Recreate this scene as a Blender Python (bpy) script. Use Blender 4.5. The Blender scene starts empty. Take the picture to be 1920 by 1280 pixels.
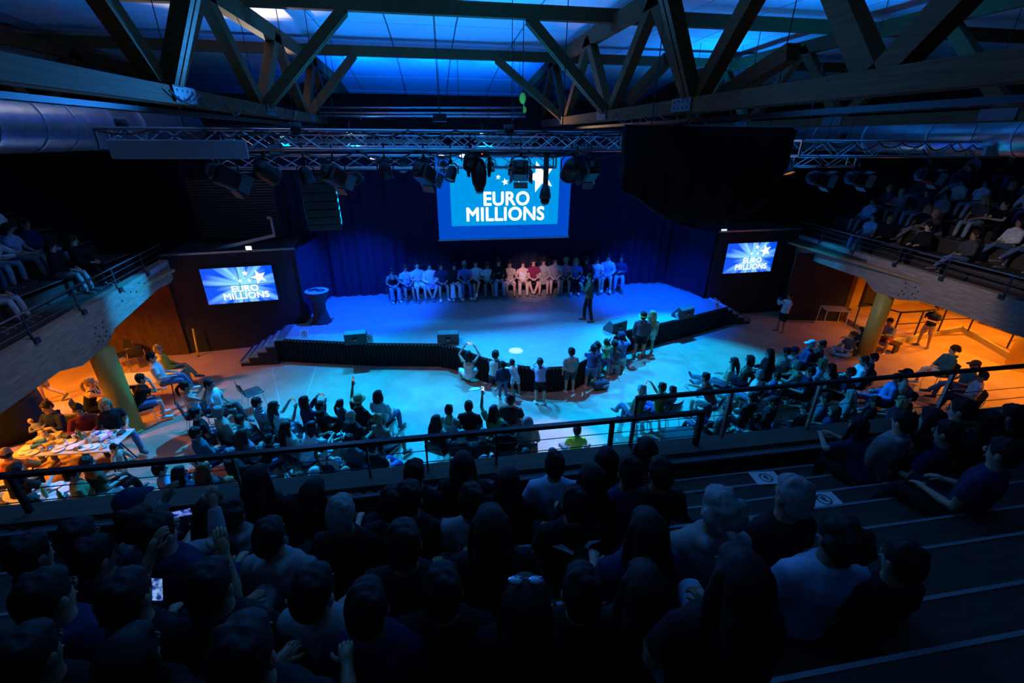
import bpy, bmesh, math, random
import numpy as np
from mathutils import Vector, Matrix
SC = bpy.context.scene
# ------------------------------------------------------------------ camera (photo taken as 1920x1280)
F_PX, YAW, PITCH, ROLL, CAM_H = 853., 9.5, 24.07, .4, 6.65
def _basis():
    y, p, r = map(math.radians, (YAW, PITCH, ROLL))
    f = Vector((math.sin(y)*math.cos(p), math.cos(y)*math.cos(p), -math.sin(p))); rt = Vector((math.cos(y), -math.sin(y), 0)); up = rt.cross(f)
    return rt*math.cos(r)+up*math.sin(r), up*math.cos(r)-rt*math.sin(r), f
CR, CU, CD = _basis(); CO = Vector((0, 0, CAM_H))
def ray(px, py): return CD+CR*((px-960)/F_PX)-CU*((py-640)/F_PX)
def atz(px, py, z): d = ray(px, py); return CO+d*((z-CO.z)/d.z)      # where a pixel's ray meets a level surface
def aty(px, py, y): d = ray(px, py); return CO+d*(y/d.y)              # ... an upright plane across the hall
def atx(px, py, x): d = ray(px, py); return CO+d*(x/d.x)              # ... an upright plane along the hall
cam = bpy.data.cameras.new('camera'); cam.sensor_width = 36; cam.lens = F_PX/1920*36; cam.clip_start = .05; cam.clip_end = 200
camo = bpy.data.objects.new('camera', cam); SC.collection.objects.link(camo); SC.camera = camo
camo.matrix_world = Matrix((CR, CU, -CD)).transposed().to_4x4(); camo.location = CO
# ------------------------------------------------------------------ world and exposure
W = bpy.data.worlds.new('world'); SC.world = W; W.use_nodes = True
W.node_tree.nodes['Background'].inputs[0].default_value = (.001, .004, .012, 1); W.node_tree.nodes['Background'].inputs[1].default_value = .25
VS = SC.view_settings; VS.view_transform = 'Standard'; VS.look = 'None'; VS.gamma = 1; VS.use_curve_mapping = False; VS.exposure = 0.
# ------------------------------------------------------------------ stage and house lighting (rig and balcony lamps, plus added ceiling and balcony fills)
CYAN, BLUE, WARM, WHITE = (.0, .32, 1.), (.0, .065, 1.), (1., .35, .02), (1., .93, .85)
def spot(name, loc, aim, col, watt, deg, blend=.5, r=.05):
    l = bpy.data.lights.new(name, 'SPOT'); l.color = col; l.energy = watt; l.spot_size = math.radians(deg); l.spot_blend = blend; l.shadow_soft_size = r
    o = bpy.data.objects.new(name, l); SC.collection.objects.link(o); o.location = loc
    o.rotation_euler = (Vector(aim)-Vector(loc)).to_track_quat('-Z', 'Y').to_euler(); return o
def area(name, loc, aim, col, watt, sx, sy):
    l = bpy.data.lights.new(name, 'AREA'); l.shape = 'RECTANGLE'; l.size = sx; l.size_y = sy; l.color = col; l.energy = watt
    o = bpy.data.objects.new(name, l); SC.collection.objects.link(o); o.location = loc
    o.rotation_euler = (Vector(aim)-Vector(loc)).to_track_quat('-Z', 'Y').to_euler(); return o
LP1 = aty(655, 248, 15.5); LP2 = aty(905, 250, 15.5)
spot('back_light', (-4.2, 15.4, 6.55), (-3.7, 10.2, 0), CYAN, 9800, 62, .35)
spot('back_light', LP1+Vector((0, -.12, -.1)), (-.4, 10.3, 0), CYAN, 11500, 74, .6)
spot('back_light', LP2+Vector((0, -.12, -.1)), (3.5, 10.1, 0), CYAN, 13500, 78, .6)
spot('back_light', (8.3, 15.4, 6.55), (7.4, 10.6, 0), CYAN, 9500, 64, .5)
spot('stage_wash', (-2.4, 15.2, 6.45), (-2.9, 16.6, .8), BLUE, 8000, 68, .8)
spot('stage_wash', (8.2, 15.2, 6.45), (8.2, 16.2, .8), BLUE, 7000, 64, .8)
spot('stage_wash', (3.4, 15.2, 6.45), (3.6, 13.6, .8), BLUE, 500, 60, .9)
spot('front_light', aty(975, 318, 9)+Vector((0, .25, -.2)), (3.7, 17.5, 1.5), (1., .52, .55), 3400, 15, .9)
spot('front_light', aty(796, 326, 9)+Vector((0, .25, -.2)), (-.4, 17.5, 1.5), (.02, .16, 1.), 3800, 18, .9)
spot('front_wash', aty(628, 330, 9)+Vector((0, .25, -.2)), (.8, 11.9, .6), (1., .6, .42), 130, 52, .8)
spot('front_wash', aty(1106, 322, 9)+Vector((0, .25, -.2)), (4.8, 12.0, .6), (1., .6, .42), 130, 52, .8)
spot('follow_spot', (3.2, 13.5, 6.4), tuple(atz(967, 657, .8)), WHITE, 2500, 4.2, .12, .02)
spot('floor_spot', (2.5, 11.2, 5.8), (2.3, 8.3, 0), (1., .72, .8), 1100, 28, .7)
spot('beam_spot', (-2.6, 15.3, 6.45), (-7.8, 12.6, 2.9), CYAN, 6000, 20, .8)
spot('beam_spot', (8.9, 15.3, 6.45), (14.2, 14.3, 2.8), CYAN, 1400, 16, .8)
UPL = [(-1.5, 11.6, 6.42, 0), (.4, 11.6, 6.42, 0), (2.2, 11.6, 6.42, 0), (-2.2, 17.9, 8.0, 1), (.2, 17.9, 8.0, 1), (2.6, 17.9, 8.0, 1), (9.2, 15.5, 7.05, 2), (8.6, 9.3, 6.85, 3), (-4.4, 15.5, 6.9, 4), (-2., 15.5, 6.9, 4), (.4, 15.5, 6.9, 4), (2.6, 15.5, 6.9, 4), (-2.2, 8.85, 6.9, 5), (1.4, 8.85, 6.9, 5), (-4.9, 9.05, 6.92, 6)]  # added uplights for the blue ceiling; one pair bounces onto the balcony backs
UPC = ((.0, .25, 1.), (.0, .11, 1.), (.0, .2, 1.), (.0, .2, 1.), (.0, .2, 1.), (.02, .27, 1.), (.0, .22, 1.)); UPD = ((0, .2, 3), (0, 2.4, 1.), (0, .5, 3), (0, .5, 3), (0, -1., 3), (0, -3., 1.9), (-1., .8, 3)); UPW = (420, 950, 850, 600, 190, 1300, 600)
for x, y, z, k in UPL: spot('added_up_light', (x, y, z), Vector((x, y, z))+Vector(UPD[k]), UPC[k], UPW[k], 112 if k == 5 else 150, 1., .1)
spot('roof_work_light', (-4.5, 15.3, 7.35), (-4.3, 13.0, 9.4), (1., .82, .55), 550, 92, .7)
spot('roof_work_light', (3.3, 15.6, 6.95), (5.2, 12.4, 8.9), (1., .6, .3), 60, 80, .8)
spot('beam_fill', (8.4, 9.3, 6.25), (14.0, 10.6, 2.8), (1., .8, .76), 420, 50, .8)
spot('beam_fill', (-4.6, 9., 6.35), (-7.4, 9.4, 2.8), (.85, .85, 1.), 60, 60, .8)
for x, y, w in ((-9.8, 12.4, 640), (-10.1, 9.0, 680), (-9.4, 6.4, 260), (-12, 11., 900)): spot('balcony_downlight', (x, y, 2.84), (x, y, 0), WARM, w, 140, .5, .1)
for x, y, w in ((16.8, 11.6, 330), (17.8, 9.2, 520), (19.4, 12.6, 620), (16.2, 7.2, 180)): spot('balcony_downlight', (x, y, 2.84), (x, y, 0), WARM, w, 140, .5, .1)
for x in (-2.6, 2.8): spot('added_balcony_fill', (x, 8.75, 6.45), (x*.8, 1.2, 4.4), (.06, .3, 1.), 170, 84, .8, .1)  # fill added from the front truss to brighten the near balcony
# ------------------------------------------------------------------ helpers
COL = SC.collection
MATS = {}
def mat(name, col, rough=.6, metal=0., noise=0., nscale=20., bump=0., emit=None, estr=0., spec=.5, alpha=None, coat=0.):
    if name in MATS: return MATS[name]
    m = bpy.data.materials.new(name); m.use_nodes = True
    nt = m.node_tree; b = nt.nodes['Principled BSDF']
    b.inputs['Base Color'].default_value = (*col, 1)
    b.inputs['Roughness'].default_value = rough
    b.inputs['Metallic'].default_value = metal
    b.inputs['Specular IOR Level'].default_value = spec
    if coat: b.inputs['Coat Weight'].default_value = coat
    if emit is not None:
        b.inputs['Emission Color'].default_value = (*emit, 1); b.inputs['Emission Strength'].default_value = estr
    if noise or bump:
        tc = nt.nodes.new('ShaderNodeTexCoord'); n = nt.nodes.new('ShaderNodeTexNoise')
        n.inputs['Scale'].default_value = nscale; n.inputs['Detail'].default_value = 4
        nt.links.new(tc.outputs['Object'], n.inputs['Vector'])
        if noise:
            mx = nt.nodes.new('ShaderNodeMix'); mx.data_type = 'RGBA'; mx.blend_type = 'MULTIPLY'
            mx.inputs['Factor'].default_value = 1
            r = nt.nodes.new('ShaderNodeMapRange'); r.inputs[1].default_value = .3; r.inputs[2].default_value = .7
            r.inputs[3].default_value = 1-noise; r.inputs[4].default_value = 1+noise*.3
            nt.links.new(n.outputs['Fac'], r.inputs[0]); nt.links.new(r.outputs[0], mx.inputs['B'])
            mx.inputs['A'].default_value = (*col, 1)
            nt.links.new(mx.outputs['Result'], b.inputs['Base Color'])
        if bump:
            bp = nt.nodes.new('ShaderNodeBump'); bp.inputs['Strength'].default_value = bump; bp.inputs['Distance'].default_value = .02
            nt.links.new(n.outputs['Fac'], bp.inputs['Height']); nt.links.new(bp.outputs[0], b.inputs['Normal'])
    MATS[name] = m
    return m
def wood(name, c1, c2, scale=(1, 1, 14), rough=.75):
    if name in MATS: return MATS[name]
    m = mat(name, c1, rough, spec=.2); nt = m.node_tree; b = nt.nodes['Principled BSDF']
    tc = nt.nodes.new('ShaderNodeTexCoord'); mp = nt.nodes.new('ShaderNodeMapping'); mp.inputs['Scale'].default_value = scale
    n = nt.nodes.new('ShaderNodeTexNoise'); n.inputs['Scale'].default_value = 3; n.inputs['Detail'].default_value = 6
    cr = nt.nodes.new('ShaderNodeValToRGB'); cr.color_ramp.elements[0].color = (*c1, 1); cr.color_ramp.elements[1].color = (*c2, 1)
    cr.color_ramp.elements[0].position = .35; cr.color_ramp.elements[1].position = .68
    for a, bb in ((tc.outputs['Object'], mp.inputs[0]), (mp.outputs[0], n.inputs['Vector']), (n.outputs['Fac'], cr.inputs[0]), (cr.outputs[0], b.inputs['Base Color'])): nt.links.new(a, bb)
    bp = nt.nodes.new('ShaderNodeBump'); bp.inputs['Strength'].default_value = .15
    nt.links.new(n.outputs['Fac'], bp.inputs['Height']); nt.links.new(bp.outputs[0], b.inputs['Normal'])
    return m

class MB:                                   # mesh builder
    def __init__(s): s.v = []; s.f = []; s.mi = []; s.cur = 0
    def add(s, v, f):
        o = len(s.v); s.v.extend([tuple(map(float, p)) for p in v]); s.f.extend([tuple(i+o for i in q) for q in f]); s.mi.extend([s.cur]*len(f)); return s
    def box(s, c, d, rot=None):
        x, y, z = [k/2 for k in d]
        v = [Vector(p) for p in ((-x,-y,-z),(x,-y,-z),(x,y,-z),(-x,y,-z),(-x,-y,z),(x,-y,z),(x,y,z),(-x,y,z))]
        if rot is not None: v = [rot @ p for p in v]
        c = Vector(c); return s.add([p+c for p in v], [(3,2,1,0),(4,5,6,7),(0,1,5,4),(1,2,6,5),(2,3,7,6),(3,0,4,7)])
    def bb(s, a, b): return s.box([(p+q)/2 for p, q in zip(a, b)], [abs(q-p) for p, q in zip(a, b)])
    def beam(s, a, b, w, h, side=None):     # rectangular bar from a to b; w across "side", h the other way
        a = Vector(a); b = Vector(b); d = b-a; L = d.length; d.normalize()
        sd = Vector(side) if side is not None else (Vector((0,0,1)).cross(d) if abs(d.z) < .95 else Vector((1,0,0)))
        sd = (sd-d*sd.dot(d)).normalized(); u = d.cross(sd)
        return s.box((a+b)/2, (w, L, h), Matrix((sd, d, u)).transposed())
    def tube(s, pts, r, n=8, cap=True, r2=None):
        pts = [Vector(p) for p in pts]; rs = r if isinstance(r, (list, tuple)) else [r]*len(pts); V = []; prev = None
        for i, p in enumerate(pts):
            d = (pts[min(i+1, len(pts)-1)]-pts[max(i-1, 0)]).normalized()
            if prev is None:
                sd = d.orthogonal().normalized()
            else: sd = (prev-d*prev.dot(d)).normalized()
            prev = sd; u = d.cross(sd)
            V += [p+(sd*math.cos(2*math.pi*k/n)+u*math.sin(2*math.pi*k/n))*rs[i] for k in range(n)]
        F = []
        for i in range(len(pts)-1):
            for k in range(n): F.append((i*n+k, i*n+(k+1) % n, (i+1)*n+(k+1) % n, (i+1)*n+k))
        if cap: F += [tuple(range(n-1, -1, -1)), tuple((len(pts)-1)*n+k for k in range(n))]
        return s.add(V, F)
    def loft(s, pts, rad, side=(1,0,0), n=12, dome=True):   # elliptical rings; rad = [(ra, rb)], ra along side
        pts = [Vector(p) for p in pts]; rad = [(r, r) if not isinstance(r, tuple) else r for r in rad]
        side = Vector(side); ringc = []
        for i, p in enumerate(pts):
            d = (pts[min(i+1, len(pts)-1)]-pts[max(i-1, 0)]).normalized()
            sd = side-d*side.dot(d)
            if sd.length < 1e-3: sd = d.orthogonal()
            sd.normalize(); ringc.append((p, d, sd, d.cross(sd), rad[i]))
        seq = []
        if dome:
            p, d, sd, u, (ra, rb) = ringc[0]; m = min(ra, rb)
            for a in (80, 50, 25): t = math.radians(a); seq.append((p-d*m*math.sin(t), sd, u, ra*math.cos(t), rb*math.cos(t)))
        for p, d, sd, u, (ra, rb) in ringc: seq.append((p, sd, u, ra, rb))
        if dome:
            p, d, sd, u, (ra, rb) = ringc[-1]; m = min(ra, rb)
            for a in (25, 50, 80): t = math.radians(a); seq.append((p+d*m*math.sin(t), sd, u, ra*math.cos(t), rb*math.cos(t)))
        V = []
        for p, sd, u, ra, rb in seq: V += [p+sd*ra*math.cos(2*math.pi*k/n)+u*rb*math.sin(2*math.pi*k/n) for k in range(n)]
        F = []
        for i in range(len(seq)-1):
            for k in range(n): F.append((i*n+k, i*n+(k+1) % n, (i+1)*n+(k+1) % n, (i+1)*n+k))
        F += [tuple(range(n-1, -1, -1)), tuple((len(seq)-1)*n+k for k in range(n))]
        return s.add(V, F)
    def ell(s, c, r, rot=None, nu=14, nv=9):
        V = [Vector((0,0,-r[2]))]; F = []
        for i in range(1, nv):
            t = math.pi*i/nv-math.pi/2
            V += [Vector((r[0]*math.cos(t)*math.cos(2*math.pi*k/nu), r[1]*math.cos(t)*math.sin(2*math.pi*k/nu), r[2]*math.sin(t))) for k in range(nu)]
        V.append(Vector((0,0,r[2])))
        for k in range(nu): F.append((0, 1+(k+1) % nu, 1+k))
        for i in range(nv-2):
            for k in range(nu): a = 1+i*nu; F.append((a+k, a+(k+1) % nu, a+nu+(k+1) % nu, a+nu+k))
        a = 1+(nv-2)*nu
        for k in range(nu): F.append((a+k, a+(k+1) % nu, len(V)-1))
        if rot is not None: V = [rot @ p for p in V]
        c = Vector(c); return s.add([p+c for p in V], F)
    def lathe(s, prof, n=24, c=(0,0,0), rot=None):          # prof [(r, z)]
        V = []; F = []
        for r, z in prof: V += [Vector((r*math.cos(2*math.pi*k/n), r*math.sin(2*math.pi*k/n), z)) for k in range(n)]
        for i in range(len(prof)-1):
            for k in range(n): F.append((i*n+k, i*n+(k+1) % n, (i+1)*n+(k+1) % n, (i+1)*n+k))
        F += [tuple(range(n-1, -1, -1)), tuple((len(prof)-1)*n+k for k in range(n))]
        if rot is not None: V = [rot @ p for p in V]
        c = Vector(c); return s.add([p+c for p in V], F)
    def prism(s, poly, z0, z1):
        n = len(poly)
        return s.add([(x, y, z0) for x, y in poly]+[(x, y, z1) for x, y in poly],
              [tuple(range(n-1, -1, -1)), tuple(range(n, 2*n))]+[(i, (i+1) % n, n+(i+1) % n, n+i) for i in range(n)])
    def mesh(s, name, mats=None, smooth=False, bevel=0):
        me = bpy.data.meshes.new(name); me.from_pydata(s.v, [], s.f)
        if mats is not None:
            for m in (mats if isinstance(mats, (list, tuple)) else [mats]): me.materials.append(m)
        me.polygons.foreach_set('material_index', s.mi)
        if smooth: me.polygons.foreach_set('use_smooth', [True]*len(me.polygons))
        me.update()
        if bevel:
            bm = bmesh.new(); bm.from_mesh(me)
            bmesh.ops.bevel(bm, geom=bm.edges[:], offset=bevel, segments=1, affect='EDGES', clamp_overlap=True); bm.to_mesh(me); bm.free()
        return me
    def obj(s, name, mats, parent=None, smooth=False, bevel=0, **k):
        return link(name, s.mesh(name, mats, smooth, bevel), parent, **k)
def link(name, me, parent=None, loc=None, rot=None, scale=None, **props):
    o = bpy.data.objects.new(name, me); COL.objects.link(o)
    if parent is not None: o.parent = parent
    if loc is not None: o.location = loc
    if rot is not None: o.rotation_euler = rot
    if scale is not None: o.scale = (scale,)*3 if not isinstance(scale, (tuple, list)) else scale
    for a, b in props.items(): o[a] = b
    return o
def thing(name, label, cat, loc=(0,0,0), rz=0., group=None, scale=None):
    o = link(name, None, None, loc, (0, 0, rz), scale, label=label, category=cat); o.empty_display_size = .2
    if group: o['group'] = group
    return o
def tag(o, label, cat, group=None):
    o['label'] = label; o['category'] = cat
    if group: o['group'] = group
    return o
def struct(o): o['kind'] = 'structure'; return o
def dup(o, parent=None):
    c = o.copy(); COL.objects.link(c); c.parent = parent
    for ch in list(o.children): dup(ch, c)
    return c
WORK = None
def remesh(mb, name, voxel, smooth=2):
    global WORK
    if WORK is None: WORK = bpy.data.scenes.new('work')
    me = mb.mesh(name+'_raw'); o = bpy.data.objects.new('tmp', me); WORK.collection.objects.link(o)
    r = o.modifiers.new('r', 'REMESH'); r.mode = 'VOXEL'; r.voxel_size = voxel; r.use_smooth_shade = True
    if smooth: q = o.modifiers.new('s', 'SMOOTH'); q.factor = .5; q.iterations = smooth
    with bpy.context.temp_override(scene=WORK, view_layer=WORK.view_layers[0]):
        dg = bpy.context.evaluated_depsgraph_get(); dg.update(); out = bpy.data.meshes.new_from_object(o.evaluated_get(dg))
    out.name = name; bpy.data.objects.remove(o); bpy.data.meshes.remove(me)
    return out
ONES = 'first second third fourth fifth sixth seventh eighth ninth tenth eleventh twelfth thirteenth fourteenth fifteenth sixteenth seventeenth eighteenth nineteenth twentieth'.split()
def ordinal(n): return ONES[n] if n < 20 else ('twenty-' if n < 29 else 'thirty-')+ONES[n % 10]
# ------------------------------------------------------------------ people
# Local frame: facing +Y, +X is the person's right. Directions are (out, forward, up).
def V3(*a): return Vector(a)
POSES = {
 # name: hip height (None = from legs), lean, head pitch/yaw, arms (upper, fore) R,L, legs (thigh, shin, foot) R,L
 'sit_lap':   dict(hip=.54, lean=5,  hp=24, arm=[((.28,.28,-.9), (-.55,.8,-.25))]*2, leg=[((.12,1,-.05), (.0,.12,-1), (.15,1,0))]*2),
 'sit_watch': dict(hip=.54, lean=-7, hp=4,  arm=[((.25,.15,-1), (-.35,.9,-.1))]*2, leg=[((.16,1,-.02), (.02,.05,-1), (.2,1,0)), ((.16,1,-.02), (.02,.3,-1), (.2,1,0))]),
 'sit_forward':dict(hip=.54, lean=26, hp=-8, arm=[((.2,.75,-.75), (-.45,.75,.1))]*2, leg=[((.25,1,-.04), (0,-.05,-1), (.2,1,0))]*2),
 'sit_phone': dict(hip=.54, lean=-2, hp=0,  arm=[((.3,.75,-.35), (-.35,.55,.95))]*2, leg=[((.14,1,-.02), (.02,.08,-1), (.2,1,0))]*2),
 'sit_phone_high': dict(hip=.54, lean=0, hp=-6, arm=[((.3,.2,-.9), (-.4,.85,-.1)), ((.55,.45,.6), (.05,.35,1))], leg=[((.14,1,-.02), (.02,.08,-1), (.2,1,0))]*2),
 'sit_folded':dict(hip=.54, lean=-5, hp=6, arm=[((.25,.3,-.92), (-.95,.4,.12)), ((.25,.3,-.92), (-.95,.5,-.02))], leg=[((.1,1,-.02), (.0,.1,-1), (.15,1,0))]*2),
 'sit_cross': dict(hip=.54, lean=-6, hp=6,  arm=[((.25,.25,-.95), (-.6,.8,-.1))]*2, leg=[((.1,1,-.02), (.0,.1,-1), (.15,1,0)), ((-.1,1,.2), (-.32,.55,-.75), (-.2,1,-.1))]),
 'sit_ankles':dict(hip=.54, lean=6, hp=20, arm=[((.28,.3,-.9), (-.6,.78,-.2))]*2, leg=[((.16,1,-.04), (-.32,-.1,-1), (-.1,1,0))]*2),
 'sit_stretch':dict(hip=.54, lean=-14, hp=8, arm=[((.3,.1,-1), (-.3,.9,0))]*2, leg=[((.1,1,-.08), (.0,.75,-.6), (.1,.8,.5)), ((.1,1,.16), (-.1,1,-.1), (.1,.5,.8))]),
 'sit_table': dict(hip=.54, lean=14, hp=8, arm=[((.3,.6,-.75), (-.5,.9,.12))]*2, leg=[((.14,1,-.02), (.02,-.1,-1), (.2,1,0))]*2),
 'sit_chin':  dict(hip=.54, lean=20, hp=-4, arm=[((.1,.85,-.35), (-.3,-.2,.95)), ((.25,.5,-.85), (-.5,.85,.1))], leg=[((.14,1,-.02), (.02,-.1,-1), (.2,1,0))]*2),
 'stand':     dict(hip=None, lean=2, hp=4, arm=[((.16,.02,-1), (.0,.2,-1))]*2, leg=[((.06,.04,-1), (.02,-.06,-1), (.25,1,0))]*2),
 'stand_film':dict(hip=None, lean=-8, hp=0, arm=[((.3,.7,-.5), (-.35,.5,.9))]*2, leg=[((.06,.1,-1), (.02,-.04,-1), (.25,1,0)), ((.08,-.04,-1), (.02,-.1,-1), (.25,1,0))]),
 'host':      dict(hip=None, lean=2, hp=0, arm=[((.18,.0,-1), (.05,.3,-1)), ((.3,.55,-.8), (-.4,.5,.85))], leg=[((.05,.25,-1), (.02,.0,-1), (.25,1,0)), ((.06,-.12,-1), (.02,-.22,-1), (.25,1,0))]),
 'stand_arms':dict(hip=None, lean=0, hp=2, arm=[((.35,.25,-.9), (-.6,.75,.1)), ((.35,.25,-.9), (-.6,.75,.2))], leg=[((.14,.12,-1), (.05,-.05,-1), (.4,1,0)), ((.14,-.02,-1), (.05,-.1,-1), (.4,1,0))]),
 'lean_stage':dict(hip=None, lean=30, hp=-24, arm=[((.3,.9,-.3), (-.5,.85,.1))]*2, leg=[((.08,-.12,-1), (.02,-.25,-1), (.2,1,0)), ((.06,.16,-1), (.02,-.4,-1), (.2,1,-.2))]),
 'lean_side': dict(hip=None, lean=34, hp=-20, arm=[((.3,.95,-.1), (-.2,.9,.1)), ((.3,.8,-.5), (-.5,.85,0))], leg=[((.1,.02,-1), (.02,-.15,-1), (.2,1,0)), ((.12,.1,-1), (.02,-.1,-1), (.2,1,0))]),
 'crouch_phone':dict(hip=.24, lean=6, hp=-14, arm=[((.5,.6,.6), (-.55,.45,.8))]*2, leg=[((.45,.85,.3), (-.1,-.35,-.9), (.2,1,0)), ((.6,.8,.1), (-.2,-.6,-.75), (.2,1,-.1))]),
 'kneel_stage':dict(hip=.43, lean=12, hp=-10, arm=[((.3,.85,-.2), (-.3,.9,.25))]*2, leg=[((.08,.2,-1), (.03,-1,-.03), (.1,-.6,-.6))]*2),
 'kneel_lean':dict(hip=.43, lean=30, hp=-26, arm=[((.3,.95,0), (-.2,.9,.1))]*2, leg=[((.08,-.02,-1), (.05,-1,-.03), (.1,-.6,-.6))]*2),
 'floor_cross':dict(hip=.11, lean=4, hp=2, arm=[((.35,.3,-.85), (-.5,.85,0))]*2, leg=[((.75,.75,.14), (-.95,.35,-.25), (-.5,.8,-.1))]*2),
 'floor_knees':dict(hip=.11, lean=-4, hp=0, arm=[((.2,.8,-.4), (-.35,.8,.15))]*2, leg=[((.1,.75,.75), (.03,.5,-.9), (.1,1,0)), ((.2,.9,.45), (.0,.8,-.62), (.1,1,.2))]),
 'walk':      dict(hip=None, lean=6, hp=4, arm=[((.2,.35,-1), (.0,.6,-.8)), ((.2,-.3,-1), (.0,.15,-1))], leg=[((.05,.35,-1), (.02,.05,-1), (.15,1,.1)), ((.05,-.2,-1), (.02,-.75,-.75), (.1,.7,-.7))]),
 'toddler':   dict(hip=None, lean=4, hp=8, arm=[((.55,.3,-.7), (.1,.7,-.5)), ((.5,.2,-.8), (.1,.5,-.7))], leg=[((.16,.18,-1), (.02,-.1,-1), (.3,1,0)), ((.16,-.1,-1), (.02,-.2,-1), (.3,1,0))]),
 'baby':      dict(hip=.1, lean=-55, hp=20, arm=[((.4,.4,-.4), (-.6,.6,.2))]*2, leg=[((.3,.9,.2), (0,.6,-.6), (.1,.6,.6))]*2),
 'hold_baby': dict(hip=.54, lean=4, hp=16, arm=[((.3,.4,-.85), (-.75,.7,.1))]*2, leg=[((.14,1,-.02), (.02,.08,-1), (.2,1,0))]*2),
}
L_TORSO, L_UP, L_FO, L_TH, L_SH = .50, .28, .25, .43, .41
SK = {}
def skeleton(pose, child):
    key = (pose, child)
    if key in SK: return SK[key]
    P = POSES[pose]; S = {}
    hf = 1.3 if child else 1.07
    lean = math.radians(P['lean']); t = V3(0, math.sin(lean), math.cos(lean))
    rel = {}
    for i, sx in enumerate((1, -1)):
        th, sh, ft = [V3(d[0]*sx, d[1], d[2]).normalized() for d in P['leg'][i]]
        hipj = V3(.09*sx, 0, 0); kn = hipj+th*L_TH; an = kn+sh*L_SH
        rel[sx] = (hipj, kn, an, ft)
    if P['hip'] is None: hz = max(-rel[1][2].z, -rel[-1][2].z)+.075
    else: hz = P['hip']
    S['pel'] = V3(0, 0, hz)
    for sx in (1, -1):
        h, k, a, ft = rel[sx]; S['leg', sx] = (h+S['pel'], k+S['pel'], a+S['pel'], ft)
    nb = S['pel']+t*L_TORSO; S['t'] = t; S['nb'] = nb
    for i, sx in enumerate((1, -1)):
        sh = nb-t*.055+V3(.175*sx, 0, 0); u, f = [V3(d[0]*sx, d[1], d[2]).normalized() for d in P['arm'][i]]
        el = sh+u*L_UP; wr = el+f*L_FO; S['arm', sx] = (sh, el, wr, f)
    nd = (t*.6+V3(0, .12, 1)*.6).normalized(); S['hc'] = nb+nd*(.098+.085*hf)
    S['hf'] = hf; S['nd'] = nd
    S['R'] = Matrix.Rotation(-math.radians(P['hp']), 3, 'X')
    SK[key] = S
    return S
def torso_rings(S, e, lo=-.1, hi=1.):
    p, t = S['pel'], S['t']
    prof = [(-.04, .145, .105), (0., .165, .12), (.12, .145, .105), (.24, .15, .11), (.36, .175, .12), (.44, .165, .105), (.485, .10, .08)]
    return [p+t*a for a, _, _ in prof if lo <= a <= hi], [(x+e, y+e) for a, x, y in prof if lo <= a <= hi]
def part_body(pose, child):
    S = skeleton(pose, child); m = MB(); hf = S['hf']
    m.loft(*torso_rings(S, 0))
    m.loft([S['nb']-S['t']*.05, S['nb']+S['nd']*.09], [.066, .06])
    R, hc = S['R'], S['hc']
    m.ell(hc+R @ V3(0, -.012, .028)*hf, V3(.077, .097, .098)*hf, R)
    m.ell(hc+R @ V3(0, .012, -.035)*hf, V3(.06, .074, .088)*hf, R)
    for sx in (1, -1):
        sh, el, wr, f = S['arm', sx]
        m.loft([sh-V3(.05*sx, 0, .0), sh, sh.lerp(el, .5), el, el.lerp(wr, .35), wr], [.06, .058, .047, .040, .040, .028], n=10)
        m.ell(wr+f*.045, (.034, .034, .034)); m.ell(wr+f*.075, (.032, .032, .026))
        h, k, a, ft = S['leg', sx]
        m.loft([h, h.lerp(k, .4), k, k.lerp(a, .3), k.lerp(a, .75), a], [.088, .078, .056, .056, .042, .036], n=10)
        m.loft([a-ft*.03-V3(0, 0, .03), a+ft*.08-V3(0, 0, .045), a+ft*.15-V3(0, 0, .052)], [(.036, .034), (.042, .028), (.04, .02)], n=10)
    me = remesh(m, 'body', .017 if not child else .016, 1)
    x = MB()                                    # fingers, nose, ears, eyes, mouth
    for sx in (1, -1):
        sh, el, wr, f = S['arm', sx]; base = wr+f*.085
        sd = f.cross(V3(0, 0, 1)); sd = sd.normalized() if sd.length > .2 else V3(1, 0, 0); nrm = f.cross(sd)
        if nrm.z > 0: nrm = -nrm
        for q, (off, ln) in enumerate(((-.026, .06), (-.009, .07), (.009, .066), (.025, .052))):
            b0 = base+sd*off*.95; x.tube([b0-f*.02, b0+f*ln*.4, b0+f*ln*.75+nrm*.014, b0+f*ln*.9+nrm*.034], [.0095, .0095, .0085, .006], 6)
        b0 = wr+f*.045-sd*.03*sx; x.tube([b0, b0-sd*.028*sx+f*.03, b0-sd*.03*sx+f*.058+nrm*.012], [.0115, .0105, .007], 6)
    x.ell(hc+R @ V3(0, .094, -.016)*hf, V3(.013, .02, .026)*hf, R, 8, 6)
    for sx in (1, -1): x.ell(hc+R @ V3(.079*sx, -.008, -.005)*hf, V3(.010, .022, .032)*hf, R, 8, 6)
    x.cur = 1
    for sx in (1, -1):
        x.ell(hc+R @ V3(.03*sx, .0795, .006)*hf, V3(.010, .009, .0045)*hf, R, 8, 6)
        x.ell(hc+R @ V3(.03*sx, .082, .026)*hf, V3(.017, .009, .0028)*hf, R, 8, 5)
    x.cur = 2; x.ell(hc+R @ V3(0, .081, -.062)*hf, V3(.024, .012, .007)*hf, R, 8, 5)
    xm = x.mesh('x', None, True)
    bm = bmesh.new(); bm.from_mesh(me); bm.from_mesh(xm)
    for f in bm.faces: f.smooth = True
    bm.to_mesh(me); bm.free(); bpy.data.meshes.remove(xm)
    return me
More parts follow.
